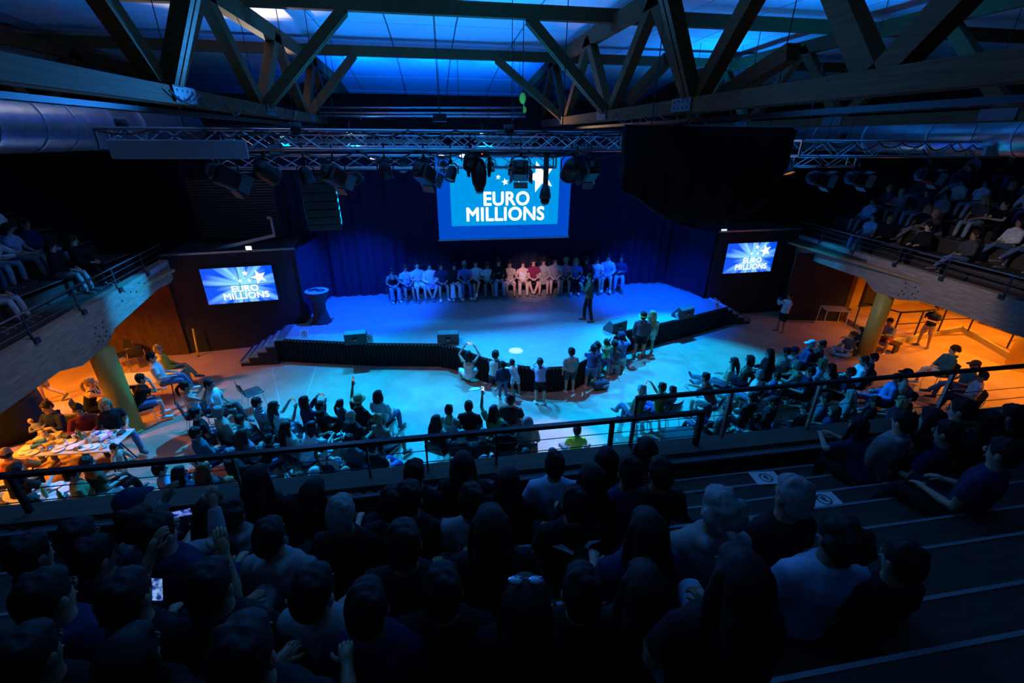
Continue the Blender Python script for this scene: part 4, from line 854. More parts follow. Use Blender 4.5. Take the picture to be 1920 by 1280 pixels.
P = aty(466, 465, 15.35); t = thing('work_light', 'small glaring white work light on top of the left booth', 'lamp', P)
MB().box((0, .04, 0), (.2, .06, .15)).obj('housing', M_HOUS, t); MB().box((0, .005, 0), (.16, .01, .11)).obj('light_face', em('worklight', (.85, 1, 1), 5), t); MB().box((0, .05, -.1), (.04, .04, .08)).obj('foot', M_STEEL, t)
P = aty(1358, 431, 16.1); t = thing('led_bar', 'small glowing blue light bar on top of the right booth', 'lamp', P)
MB().box((0, .05, 0), (.26, .08, .1)).obj('housing', M_HOUS, t); MB().box((0, .005, .0), (.22, .01, .05)).obj('light_face', em('ledbar_blue', (.15, .3, 1), 6), t)
# ------------------------------------------------------------------ side balconies
def lerp2(P, f): return (P[0][0]+(P[1][0]-P[0][0])*f, P[0][1]+(P[1][1]-P[0][1])*f)
def side_balcony(sd, P0, P1, prof, posts, label):
    s = -1 if sd == 'left' else 1; P0 = Vector((*P0, 0)); P1 = Vector((*P1, 0)); d = (P1-P0).normalized(); L = (P1-P0).length; out = Vector((s, 0, 0))
    t = thing('balcony_beam', label, 'beam', (P0.x, P0.y, 0), group='side balcony beams')
    V = []; top = 3.2
    for f, z in prof: q = d*(f*L); V += [q+Vector((0, 0, z)), q+Vector((0, 0, top)), q+out*.24+Vector((0, 0, z)), q+out*.24+Vector((0, 0, top))]
    F = []; n = len(prof)
    for i in range(n-1): a, b = 4*i, 4*i+4; F += [(a, b, b+1, a+1), (a+2, a+3, b+3, b+2), (a+1, b+1, b+3, a+3), (a, a+2, b+2, b)]
    F += [(0, 1, 3, 2), (4*n-4, 4*n-2, 4*n-1, 4*n-3)]
    o = MB().add(V, F).obj('glulam_beam', M_GLULAM_Y, t)
    bm_ = MB().tube([(-.012*-s, 0, 0), (.012*-s, 0, 0)], .02, 8).mesh('bolt', M_BOLT)
    for f, zz in [((11.-P0.y)/(P1.y-P0.y)+dx, z) for dx, z in ((-.03, 2.62), (-.018, 2.5), (-.03, 2.42), (-.012, 2.36), (.006, 2.62), (.012, 2.5), (.004, 2.42), (.018, 2.34), (-.02, 2.72), (.01, 2.74))]+[(.9+.02*k, 2.78+.12*(k % 3)) for k in range(5)]+[(.7+.025*k, 2.9+.08*((k*2) % 3)) for k in range(6)]:
        q = d*(f*L); link('bolt', bm_, t, (q.x-s*.005, q.y, zz))
    MB().bb((0, 0, 0), (0.01, 0.01, 0.01)) if False else None
    q = d*(L*.93); MB().beam(d*(L*.86)+Vector((-s*.02, 0, 3.14)), d*(L*.985)+Vector((-s*.02, 0, 3.14)), .03, .13).obj('steel_plate', mat('plate_blue', (.4, .42, .45), .4, .5), t)
    # railing
    r = thing('balcony_railing', 'thin steel railing along the %s side balcony' % sd, 'railing', (P0.x, P0.y, 3.2), group='balcony railings')
    for f in posts: q = d*(f*L); MB().beam(q+out*.04, q+out*.04+Vector((0, 0, .5)), .05, .018, (0, 1, 0)).obj('post', M_STEEL, r); MB().box(q+Vector((-s*.02, 0, -.04)), (.06, .12, .1)).obj('bracket', M_STEEL, r)
    for z, rd in ((.5, .018), (.36, .007), (.2, .007)):
        MB().tube([out*.04+Vector((0, 0, z)), d*(L*.99)+out*.04+Vector((0, 0, z))], rd, 8).obj('top_rail' if z > .4 else 'wire', mat('rail_steel', (.35, .36, .38), .3, .9), r)
    return d, L
dL, LL = side_balcony('left', (-7.02, 5.0), (-8.12, 15.2), [(0, 2.45), (.42, 2.4), (.485, 2.2), (.585, 2.2), (.635, 2.44), (.9, 2.62), (.97, 2.55), (1, 2.62)], [.1, .25, .397, .55, .708, .858], 'heavy glulam beam with bolts edging the left side balcony')
dR, LR = side_balcony('right', (13.35, 5.0), (14.32, 16.5), [(0, 2.4), (.43, 2.42), (.48, 2.38), (.535, 2.2), (.615, 2.18), (.66, 2.44), (.9, 2.42), (.955, 2.5), (1, 2.35)], [.15, .31, .447, .58, .73, .868], 'heavy glulam beam with bolts edging the right side balcony')
M_PLANK = wood('tier_board', (.045, .035, .03), (.07, .055, .045), (.7, 9, 9), .6)
M_NOSE = mat('nosing_steel', (.26, .27, .29), .5, .3)
def side_tiers(sd, x0, y0, y1, n=6):
    s = -1 if sd == 'left' else 1; t = thing('floor_%s_terrace' % sd, '', ''); 
    for k in ('label', 'category'): del t[k]
    t['kind'] = 'structure'; t.location = (x0, y0, 0)
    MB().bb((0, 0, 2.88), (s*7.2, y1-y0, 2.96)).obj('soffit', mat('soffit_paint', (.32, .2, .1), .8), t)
    for k in range(n): z = 3.05+.4*k; MB().bb((s*(.2+.85*k), 0, z-.08), (s*(.2+.85*(k+1)), y1-y0, z)).obj('tread', M_PLANK, t); MB().bb((s*(.2+.85*(k+1)), 0, z-.08), (s*(.23+.85*(k+1)), y1-y0, z+.4)).obj('riser', M_PLANK, t); MB().bb((s*(.2+.85*(k+1)), 0, z+.4), (s*(.26+.85*(k+1)), y1-y0, z+.406)).obj('nosing', M_NOSE, t)
    return t
side_tiers('left', -7.9, -1.0, 15.0); side_tiers('right', 13.8, -1.0, 16.2)
# columns
for nm, (x, y), ht, l in (('left', (-7.66, 10.72), 2.22, 'round olive yellow column under the left side balcony'), ('right', (14.06, 11.74), 2.2, 'round olive yellow column under the right side balcony')):
    t = thing('column', l, 'column', (x, y, 0)); MB().lathe([(.24, 0), (.24, ht)], 32).obj('shaft', mat('column_yellow', (.42, .34, .06), .45), t, True); MB().lathe([(.26, 0), (.26, .05), (.24, .06)], 32).obj('base_ring', mat('column_yellow', (.42, .34, .06), .45), t)
# ------------------------------------------------------------------ near balcony
bal = link('floor_balcony', None, None, (0, 0, 0)); bal['kind'] = 'structure'
BX0, BX1 = -6.9, 13.2
M_LEDGE = wood('ledge_board', (.10, .09, .07), (.15, .13, .1), (.6, 9, 9))
MB().bb((BX0, 4.06, 2.3), (BX1, 4.34, 3.2)).obj('ledge', M_LEDGE, bal); MB().bb((BX0, 3.98, 3.1), (BX1, 4.06, 3.13)).obj('ledge_trim', M_NOSE, bal)
MB().bb((BX0, -6.9, 2.3), (BX1, 4.06, 2.4)).obj('underside', mat('soffit_dark', (.05, .05, .05), .9), bal)
MB().bb((BX0, 3.83, 2.72), (BX1, 4.06, 2.8)).obj('tread', M_PLANK, bal)
TIER = [(3.43+.0, 3.2), (2.66, 3.6), (1.85, 4.0), (1.05, 4.4), (.25, 4.8), (-.55, 5.2)]
e = [3.83]+[y for y, z in TIER[1:]]+[-6.9]
e = [3.83, 3.43, 3.03, 2.66, 2.23, 1.85, 1.4, 1.05, .62, .25, -.2, -.55, -6.9]
ax0, ax1 = 2.2, 5.35                                       # the empty stepped aisle on the right
for k in range(6):                                          # seating tiers left and right of the aisle: two steps tall
    y0 = [3.43, 2.66, 1.85, 1.05, .25, -.55][k]; y1 = [2.66, 1.85, 1.05, .25, -.55, -6.9][k]; z = 3.2+.4*k
    for a, b in ((BX0, ax0), (ax1, BX1)):
        MB().bb((a, y1, z-.06), (b, y0, z)).obj('tread', M_PLANK, bal); MB().bb((a, y0-.03, z-.4), (b, y0, z-.06)).obj('riser', M_PLANK, bal); MB().bb((a, y0-.012, z), (b, y0+.012, z+.006)).obj('nosing', M_NOSE, bal)
for k in range(12):
    y0, y1 = e[k], e[k+1] if k+1 < len(e) else -6.9; z = 3.0+.2*k
    MB().bb((ax0, y1, z-.06), (ax1, y0, z)).obj('aisle_tread', M_PLANK, bal); MB().bb((ax0, y0-.03, z-.2), (ax1, y0, z-.06)).obj('aisle_riser', M_PLANK, bal); MB().bb((ax0, y0-.012, z), (ax1, y0+.012, z+.006)).obj('nosing', M_NOSE, bal)
MB().bb((BX0, 3.4, 2.74), (BX1, 3.83, 2.8)).obj('tread', M_PLANK, bal)
# front railing
r = thing('balcony_railing', 'black steel railing with thin wires along the near balcony', 'railing', (0, 4.2, 3.2), group='balcony railings')
def rx(px, z): return aty(px, 800, 4.2).x if False else px
def xat(px, py): return aty(px, py, 4.2).x
zr = aty(720, 827, 4.2).z-3.2; xe = xat(1322, 763)
MB().beam((BX0, 0, zr), (xe, 0, zr), .06, .045).obj('top_rail', M_STEEL, r)
for px, py, w in ((40, 930, .05), (440, 870, .02), (690, 860, .018), (800, 850, .018), (930, 840, .022), (1146, 810, .05)):
    x = xat(px, py); MB().bb((x-w/2, -.02, -.1), (x+w/2, .02, zr)).obj('post', M_STEEL, r)
    for s in (-1, 1): MB().ell((x+s*.06, -.16, -.05), (.03, .02, .03)).obj('bolt_cap', M_BOLT, r, True)
MB().bb((xe-.06, -.03, -.1), (xe, .03, zr+.02)).obj('post', M_STEEL, r)
for z in (.12, .26): MB().tube([(BX0, 0, z*zr/.42), (xe, 0, z*zr/.42)], .005, 6).obj('wire', M_STEEL, r)
r2 = thing('balcony_railing', 'taller steel railing section at the right of the near balcony', 'railing', (0, 4.28, 3.2), group='balcony railings')
za = aty(1525, 719, 4.28).z-3.2; x0 = aty(1192, 750, 4.28).x
MB().beam((x0, 0, za-.0), (BX1, 0, za), .045, .045).obj('top_rail', M_STEEL, r2)
for px in (1192, 1366, 1526, 1760): x = aty(px, 760, 4.28).x; MB().bb((x-.018, -.02, -.1), (x+.018, .02, za)).obj('post', mat('rail_steel', (.35, .36, .38), .3, .9), r2)
for z in (.17, .34): MB().tube([(x0, 0, z), (BX1, 0, z)], .005, 6).obj('wire', M_STEEL, r2)
# no-seating stickers on the empty steps
def sign_card(loc, rot, w, h, label, red=False, stand=False):
    t = thing('warning_card', label, 'sign', loc, 0, 'warning cards'); t.rotation_euler = rot
    MB().bb((-w/2, -h/2, 0), (w/2, h/2, .006)).obj('card', mat('card_white', (.7, .7, .7), .6), t)
    k = min(w, h)*.36; V = []; F = []
    for i in range(28): a = 2*math.pi*i/28; V += [(k*math.cos(a), k*math.sin(a), .0075), (k*.8*math.cos(a), k*.8*math.sin(a), .0075)]
    for i in range(28): j = (i+1) % 28; F.append((2*i, 2*j, 2*j+1, 2*i+1))
    mk = mat('card_ink', (.02, .02, .022), .6)
    MB().add(V, F).obj('ring', mk, t); MB().box((0, 0, .0075), (k*1.75, k*.16, .001), Matrix.Rotation(-.8, 3, 'Z')).obj('slash', mk, t)
    MB().box((0, -.02*k, .0076), (k*.3, k*.75, .001), Matrix.Rotation(.15, 3, 'Z')).obj('figure_body', mk, t); MB().lathe([(k*.15, .0072), (k*.15, .008)], 14, (k*.05, k*.48, 0)).obj('figure_head', mk, t); MB().box((0, .1*k, .0077), (k*.85, k*.16, .001), Matrix.Rotation(.5, 3, 'Z')).obj('figure_arm', mk, t)
    return t
for (px, py), z, l in (((1436, 896), 3.21, 'white warning card on the highest visible empty step of the near balcony'), ((1545, 937), 3.41, 'white warning card on the next empty step, behind a dark head'), ((1890, 1056), 3.81, 'white warning card at the right edge on the lower empty step')):
    p = atz(px, py, z); sign_card(p, (0, 0, -.08), .3, .2 if py < 1000 else .27, l)
# ------------------------------------------------------------------ left under-balcony
struct(MB().bb((-15.5, 15.25, 0), (-8.35, 15.4, 3.0)).obj('wall_left_panelling', M_BROWN))
struct(MB().bb((-15.5, 5.0, 0), (-15.3, 15.2, 2.9)).obj('wall_left_ochre', M_WARMWALL))
MY = mat('barrier_yellow', (.75, .5, .04), .5)
for px, py, h, tilt, l in ((372, 668, .95, .03, 'yellow barrier pole leaning on the brown wall by the left booth'), (296, 664, .8, -.1, 'yellow barrier pole against the brown wall behind the seated boy')):
    p = atz(px, py, 0); t = thing('barrier_pole', l, 'pole', p, group='yellow poles'); MB().tube([(0, 0, 0), (tilt, .1, h)], .03, 8).obj('pole', MY, t, True); MB().lathe([(.05, 0), (.05, .02)], 12).obj('foot', M_STEEL, t)
# ------------------------------------------------------------------ right under-balcony: dark drape, ramp, railing, end wall
struct(MB().bb((14.4, 15.9, 0), (15.6, 16.0, 2.95)).obj('wall_right_drape', M_BLACK)); struct(MB().beam((13.6, 15.3, 1.35), (15.8, 14.75, 1.35), .1, 2.7).obj('wall_right_screen', M_BLACK)); 
struct(MB().beam((15.85, 14.75, 1.35), (17.2, 15.8, 1.35), .1, 2.7).obj('wall_right_panelling', M_BROWN))
struct(MB().bb((15.6, 15.8, 0), (20.9, 16., 2.9)).obj('wall_right_ochre', M_WARMWALL)); struct(MB().bb((20.8, 4, 0), (20.95, 15.8, 2.9)).obj('wall_right_end', M_WARMWALL))
d1 = struct(link('door_1', None, None, (18.2, 15.74, 0))); MB().bb((-.42, -.03, 0), (.42, .05, 2.05)).obj('leaf', mat('door_dark', (.03, .025, .02), .5), d1); MB().bb((-.47, -.02, 0), (-.42, .06, 2.1)).obj('frame', M_STEEL, d1); MB().bb((.42, -.02, 0), (.47, .06, 2.1)).obj('frame', M_STEEL, d1); MB().box((.34, -.06, 1.02), (.03, .05, .1)).obj('handle', M_CHROME, d1)
c0, c1, c2, c3 = [atz(*p, .18) for p in ((1662, 640), (1805, 612), (1868, 648), (1896, 664))]
rp = thing('raised_ramp', 'raised orange ramp with a pale kerb at the right edge', 'ramp', (0, 0, 0)); pol = [(c0.x, c0.y), (c1.x, c1.y), (c2.x, c2.y), (c3.x, c3.y), (20.75, c3.y), (20.75, 15.7), (17.35, 15.7), (16.05, 14.65)]
MB().prism(pol, .0, .16).obj('ramp_floor', M_FLOOR, rp)
for a, b in ((c0, c1), (c1, c2), (c2, c3)): MB().beam((a.x, a.y, .1), (b.x, b.y, .1), .1, .2).obj('kerb', mat('kerb_beige', (.45, .38, .3), .7), rp)
rr2 = thing('ramp_railing', 'dark metal railing along the raised ramp behind the standing man', 'railing', (0, 0, .18))
posts = [atz(*p, .18) for p in ((1672, 632), (1714, 629), (1758, 622), (1815, 620), (1888, 652))]
for p in posts: MB().beam((p.x, p.y, 0), (p.x, p.y, .95), .05, .03).obj('post', M_STEEL, rr2)
for a, b in zip(posts, posts[1:]):
    for z, w in ((.95, .05), (.5, .025)): MB().beam((a.x, a.y, z), (b.x, b.y, z), w, w).obj('rail', M_STEEL, rr2)
p0 = posts[0]; q0 = atz(1600, 612, .0); MB().tube([(q0.x, q0.y, -.18), (q0.x, q0.y, .7), (q0.x+.15, q0.y-.1, .8), (p0.x, p0.y, .95)], .025, 8).obj('end_rail', M_STEEL, rr2)
ra = thing('radiator', 'low ribbed radiator along the yellow wall at the right edge', 'radiator', (20.7, 12.2, .3)); rm = MB().box((0, 0, .22), (.1, .05, .45)).mesh('rib', mat('radiator_ochre', (.5, .33, .12), .5))
for q in range(20): link('rib', rm, ra, (-.02, -1.1+.115*q, 0))
MB().bb((-.06, -1.2, .43), (.04, 1.2, .47)).obj('top_cap', mat('radiator_ochre', (.5, .33, .12), .5), ra)
P = atz(1905, 690, 0); t = thing('column', 'broad yellow column base cut off by the right edge', 'column', P); MB().lathe([(.3, 0), (.3, 2.5)], 28).obj('shaft', mat('column_bright', (.6, .45, .05), .5), t, True); MB().lathe([(.33, 0), (.33, .06)], 28).obj('base_ring', mat('column_bright', (.6, .45, .05), .5), t)
# ------------------------------------------------------------------ furniture and small things
M_PLASTIC = mat('chair_black', (.018, .018, .02), .45); M_TABLE = mat('table_top', (.62, .58, .5), .45)
def chair_meshes():
    seat = MB(); V = []; F = []
    n = 8; prof = [(.25, .43), (.2, .452), (.05, .445), (-.12, .44), (-.19, .455), (-.225, .5)]
    bprof = [(-.225, .5), (-.245, .6), (-.27, .72), (-.29, .82)]
    def sheet(prof, w0, w1, curve):
        m = MB(); V = []; F = []
        for i, (y, z) in enumerate(prof):
            w = w0+(w1-w0)*i/(len(prof)-1)
            for k in range(n+1): u = k/n*2-1; V.append((u*w, y+curve*u*u, z+.012*u*u))
        for i, (y, z) in enumerate(prof):
            w = w0+(w1-w0)*i/(len(prof)-1)
            for k in range(n+1): u = k/n*2-1; V.append((u*w, y+curve*u*u-(.012 if curve else 0), z+.012*u*u-(.014 if not curve else 0)))
        N = len(prof)*(n+1)
        for i in range(len(prof)-1):
            for k in range(n): a = i*(n+1)+k; F += [(a, a+1, a+n+2, a+n+1), (N+a, N+a+n+1, N+a+n+2, N+a+1)]
        rim = list(range(n+1))+[i*(n+1)+n for i in range(1, len(prof))]+[(len(prof)-1)*(n+1)+k for k in range(n-1, -1, -1)]+[i*(n+1) for i in range(len(prof)-2, -1, -1)]
        for a, b in zip(rim, rim[1:]): F.append((b, a, N+a, N+b))
        return m.add(V, F)
    legs = []
    for sx in (1, -1):
        legs.append(MB().tube([(.21*sx, .2, .43), (.24*sx, .24, .0)], .011, 7).mesh('leg', M_CHROME)); legs.append(MB().tube([(.21*sx, -.16, .43), (.24*sx, -.24, .0)], .011, 7).mesh('leg', M_CHROME))
    fr = [MB().tube([(.21*sx, .2, .432), (.21*sx, -.16, .432), (.215*sx, -.235, .5), (.205*sx, -.262, .66)], .011, 7).mesh('side_frame', M_CHROME) for sx in (1, -1)]
    return sheet(prof, .22, .225, 0).mesh('seat', M_PLASTIC, True), sheet(bprof, .225, .2, .03).mesh('backrest', M_PLASTIC, True), legs, fr
CH = chair_meshes()
def chair(loc, face, label, group=None, z=0.):
    t = thing('chair', label, 'chair', loc, face, group); link('seat', CH[0], t); link('backrest', CH[1], t)
    for l in CH[2]: link('leg', l, t)
    for l in CH[3]: link('side_frame', l, t)
    return t
def table(c, ang, L, Wd, label, h=.74, folding=True):
    t = thing('folding_table', label, 'table', (c.x, c.y, 0), ang); MB().bb((-L/2, -Wd/2, h-.035), (L/2, Wd/2, h)).obj('tabletop', M_TABLE, t, bevel=.012)
    for sx in (-1, 1):
        for sy in (-1, 1): MB().tube([(sx*L*.4, sy*Wd*.1, h-.05), (sx*L*.42, sy*Wd*.42, 0)], .014, 7).obj('leg', M_STEEL, t)
        MB().tube([(sx*L*.41, -Wd*.3, h*.4), (sx*L*.41, Wd*.3, h*.4)], .011, 6).obj('crossbar', M_STEEL, t)
    return t
# table in the foreground left with the remains of a meal
tc = (atz(30, 850, .74)+atz(235, 800, .74)+atz(195, 858, .74)+atz(90, 810, .74))/4
tA = table(tc, -.05, 1.9, .82, 'long pale table crowded with plates and rubbish on the left')
t2 = (atz(0, 925, .74)+atz(100, 945, .74))/2; tB = table(t2, -.1, 1.9, .85, 'second pale table with clutter at the lower left edge')
p = (atz(228, 715, .74)+atz(318, 700, .74))/2; tC = table(p, .05, 1.5, .75, 'empty pale table behind the left column, a man sitting on it')
CR_ = random.Random(11); pk = dict(paper=mat('paper', (.75, .73, .68), .8), foil=mat('foil', (.6, .6, .58), .25, .8), green=mat('bottle_green', (.05, .2, .06), .2), yellow=mat('snack_yellow', (.7, .48, .05), .6), brown=mat('cardboard', (.36, .22, .11), .8), blue=mat('packet_blue', (.04, .2, .5), .4), dark=mat('dark_pack', (.03, .03, .03), .5), red=mat('ketchup_red', (.5, .04, .03), .5))
def plate_mesh(): return MB().lathe([(.005, .002), (.07, .002), (.115, .018), (.115, .022), (.07, .008), (.005, .006)], 18).mesh('plate', pk['paper'], True)
def cup_mesh(): return MB().lathe([(.028, 0), (.037, .1), (.034, .1), (.026, .005)], 14).mesh('cup', pk['paper'], True)
def bottle_mesh(): return MB().lathe([(.03, 0), (.033, .01), (.033, .15), (.014, .2), (.013, .24), (.004, .245)], 14).mesh('bottle', pk['green'], True)
def crumple(seed, m):
    r = random.Random(seed); b = MB().ell((0, 0, .03), (.07, .055, .03), None, 9, 6); b.v = [(x*(1+r.uniform(-.35, .35)), y*(1+r.uniform(-.35, .35)), max(0, z*(1+r.uniform(-.4, .5)))) for x, y, z in b.v]; return b.mesh('wrapper', m)
PLm, CUm, BOm = plate_mesh(), cup_mesh(), bottle_mesh(); WR = [(crumple(3, pk['foil']), 'crumpled foil'), (crumple(4, pk['paper']), 'crumpled paper'), (crumple(5, pk['brown']), 'crumpled brown paper')]
BX = [(MB().box((0, 0, .03), (.16, .1, .06)).mesh('carton', pk[k], bevel=.006), k) for k in ('yellow', 'blue', 'brown', 'dark')]
def clutter(tc, ang, L, Wd, n, place, seed):
    r = random.Random(seed); cnt = {}; used = []
    for i in range(n):
        for tr in range(40):
            u, v = r.uniform(-L*.43, L*.43), r.uniform(-Wd*.38, Wd*.38)
            if all((u-a)**2+(v-b)**2 > .125**2 for a, b in used): break
        else: continue
        used.append((u, v)); x, y = tc.x+u*math.cos(ang)-v*math.sin(ang), tc.y+u*math.sin(ang)+v*math.cos(ang); k = r.random()
        if k < .28: nm, me, ds = 'plate', PLm, 'white paper plate'
        elif k < .42: nm, me, ds = 'cup', CUm, 'white paper cup'
        elif k < .5: nm, me, ds = 'bottle', BOm, 'green glass bottle'
        elif k < .78: me, ds = r.choice(WR); nm = 'wrapper'
        else: me, c = r.choice(BX); nm = 'carton'; ds = '%s snack carton' % c
        o = link(nm, me, None, (x, y, .742), (0, 0, r.uniform(0, 6.28))); REC.append((o, ds, 'on the '+place, nm, 'clutter on the %s' % place, x-y*.01))
REC = []                                       # (object, description, place, category, group, sort key)
clutter(tc, -.05, 1.9, .82, 42, 'long crowded table', 7); clutter(t2, -.1, 1.9, .85, 30, 'lower left table', 8)
for (px, py), fc, l in (((238, 688), 2.6, 'empty chair against the brown wall behind the left column'), ((262, 690), .7, 'empty chair folded beside the brown wall, partly turned away'), ((478, 762), -.9, 'empty black chair at the front of the left floor seating')):
    p = atz(px, py, 0); chair(p, fc, l, 'empty chairs')
# high table at right
p = atz(1555, 612, 0); t = thing('side_table', 'small square table standing before the dark drape on the right', 'table', p, -.3); MB().bb((-.42, -.3, .72), (.42, .3, .76)).obj('tabletop', mat('stool_top', (.3, .24, .2), .6), t, bevel=.01)
for sx in (-1, 1):
    for sy in (-1, 1): MB().tube([(sx*.38, sy*.26, .72), (sx*.4, sy*.28, 0)], .02, 8).obj('leg', mat('leg_pale', (.5, .42, .34), .5), t)
# cocktail table left on stage
p = atz(604, 603, .8); t = thing('cocktail_table', 'tall round table in a black stretch cover left on stage', 'table', p)
MB().lathe([(.34, 0), (.3, .05), (.2, .45), (.22, .8), (.36, 1.06), (.37, 1.1)], 20).obj('stretch_cover', mat('stretch_black', (.02, .021, .026), .5, bump=.3, nscale=4), t, True); MB().lathe([(.37, 1.1), (.385, 1.105), (.385, 1.125), (.37, 1.13), (.005, 1.13)], 28).obj('tabletop', mat('cocktail_top', (.35, .37, .42), .25), t)
for a in range(4): MB().loft([(.26*math.cos(a*1.57+.6), .26*math.sin(a*1.57+.6), .02), (.42*math.cos(a*1.57+.6), .42*math.sin(a*1.57+.6), .015)], [.03, .02], n=8).obj('foot_pocket', mat('stretch_black', (.02, .021, .026), .5), t)
for dx, dy, kind, l in ((-.12, .05, 0, 'dark folder lying on the cocktail table'), (.14, -.08, 1, 'coiled black cable lying on the cocktail table')):
    q = p+Vector((dx, dy, 1.132))
    if kind == 0: o = MB().box((0, 0, .012), (.3, .2, .024)).obj('folder', M_STEEL, None, bevel=.004, loc=q, rot=(0, 0, .4)); tag(o, l, 'folder')
    else: o = MB().tube([(.12*math.cos(a*.5)*(1+.1*math.sin(a)), .1*math.sin(a*.5), .01+.004*a/6) for a in range(36)], .009, 6).obj('coiled_cable', M_STEEL, None, loc=q); tag(o, l, 'cable')
# floor monitors
def wedge(px, py, face, l):
    p = atz(px, py, .8); t = thing('floor_monitor', l, 'speaker', p, face); m = MB()
    V = [(-.33, -.24, 0), (.33, -.24, 0), (.33, .22, 0), (-.33, .22, 0), (-.33, -.24, .34), (.33, -.24, .34), (.33, -.08, .42), (-.33, -.08, .42), (.33, .22, .1), (-.33, .22, .1)]
    m.add(V, [(3, 2, 1, 0), (0, 1, 5, 4), (4, 5, 6, 7), (7, 6, 8, 9), (9, 8, 2, 3), (1, 2, 8, 6, 5), (0, 4, 7, 9, 3)]); m.obj('cabinet', mat('monitor_grey', (.06, .062, .066), .6, noise=.2), t, bevel=.012)
    MB().box((0, -.243, .2), (.16, .008, .12)).obj('handle_recess', M_BLACK, t); MB().box((0, -.25, .15), (.1, .012, .02)).obj('handle', M_METAL, t)
    MB().beam((0, -.03, .4), (0, .2, .13), .56, .012, (1, 0, 0)).obj('grille', mat('grille', (.05, .05, .055), .5), t)
for px, py, f, l in ((669, 640, .06, 'wedge floor monitor at the left of the stage front'), (841, 640, -.06, 'wedge floor monitor left of centre on the stage front'), (1152, 618, .42, 'wedge floor monitor right of centre on the stage front'), (1279, 593, .36, 'wedge floor monitor at the right of the stage front')): wedge(px, py, f, l)
for px, py, rz, l in ((572, 632, -.2, 'round-sign card standing at the left end of the stage front'), (693, 641, .1, 'round-sign card leaning beside the leftmost floor monitor'), (1270, 598, .4, 'round-sign card leaning beside the rightmost floor monitor'), (1343, 578, .4, 'round-sign card standing at the right end of the stage front')):
    p = atz(px, py, .8)+Vector((0, -.02, .13)); sign_card(p, (math.radians(68), 0, rz), .26, .26, l)
# bits on the floor before the stage
p = atz(1126, 728, 0); t = thing('backpack', 'dark backpack lying on the floor among the kneeling children', 'bag', p, .4); MB().loft([(-.2, 0, .13), (-.05, 0, .15), (.12, 0, .14), (.2, 0, .12)], [(.1, .11), (.15, .14), (.15, .14), (.1, .1)], side=(0, 1, 0)).obj('sack', mat('bag_navy', (.03, .04, .08), .8), t, True); MB().loft([(-.02, -.13, .12), (.12, -.14, .11)], [.05, .06]).obj('pocket', mat('bag_grey', (.2, .21, .23), .8), t, True)
for s in (-.06, .06): MB().tube([(-.15, s+.05, .23), (.0, s+.06, .31), (.15, s+.05, .24)], .014, 6).obj('strap', M_STEEL, t)
p = atz(890, 729, 0); o = MB().add([(-.2, -.06, .004), (.05, -.1, .02), (.24, .0, .006), (.16, .1, .03), (-.1, .09, .004), (-.2, -.06, 0), (.05, -.1, .016), (.24, 0, .002), (.16, .1, .026), (-.1, .09, 0)], [(0, 1, 2, 3, 4), (9, 8, 7, 6, 5), (0, 5, 6, 1), (1, 6, 7, 2), (2, 7, 8, 3), (3, 8, 9, 4), (4, 9, 5, 0)]).obj('paper_sheet', pk['paper'], None, loc=p); tag(o, 'crumpled white sheet on the floor beside the crouching girl', 'paper')
# black equipment case near the balcony, right of the aisle of light
p = atz(1290, 850, 0); t = thing('equipment_case', 'dark low equipment cart on the floor below the balcony railing', 'case', p, .1); MB().bb((-.6, -.3, .12), (.6, .3, .5)).obj('case_body', M_STEEL, t, bevel=.02); MB().bb((-.62, -.32, .5), (.62, .32, .55)).obj('lid', M_BLACK, t, bevel=.015)
for sx in (-1, 1):
    for sy in (-1, 1): MB().tube([(sx*.5-.02, sy*.24, .06), (sx*.5+.02, sy*.24, .06)], .06, 12).obj('wheel', M_BLACK, t)
def phone(P, yaw, tilt, label, lit=(.35, .5, 1.), s=1., land=False, est=2.2):
    t = thing('phone', label, 'phone', P, yaw, 'lit phones'); t.rotation_euler = (tilt, math.pi/2 if land else 0, yaw)
    MB().box((0, 0, 0), (.075*s, .008*s, .155*s)).obj('case', M_HOUS, t, bevel=.003); nm = 'phone_%d_%d_%d_%d' % (lit[0]*99, lit[1]*99, lit[2]*99, est*9); fresh = nm not in MATS; m = em(nm, lit, est)
    if fresh:                                   # a live camera picture: bright patches on dark
        nt = m.node_tree; tc = nt.nodes.new('ShaderNodeTexCoord'); n = nt.nodes.new('ShaderNodeTexNoise'); n.inputs['Scale'].default_value = 26; cr = nt.nodes.new('ShaderNodeValToRGB'); e = cr.color_ramp.elements
        e[0].position = .42; e[0].color = (lit[0]*.12, lit[1]*.12, lit[2]*.2, 1); e[1].position = .62; e[1].color = (min(1, lit[0]*2+.1), min(1, lit[1]*2+.1), 1, 1)
        nt.links.new(tc.outputs['Object'], n.inputs['Vector']); nt.links.new(n.outputs['Fac'], cr.inputs[0]); nt.links.new(cr.outputs[0], nt.nodes['Principled BSDF'].inputs['Emission Color'])
    MB().box((0, -.0046*s, 0), (.068*s, .001, .145*s)).obj('screen', m, t)
    return t

p = atz(42, 812, 0); t = thing('covered_stand', 'bulky round stand under a black cloth at the left edge below the beam', 'stand', p)
MB().lathe([(.62, 0), (.6, .3), (.58, .9), (.56, 1.12), (.45, 1.17), (.02, 1.19)], 26).obj('black_cloth', M_BCLOTH, t, True); MB().lathe([(.64, 0), (.64, .03)], 26).obj('base', M_BLACK, t)
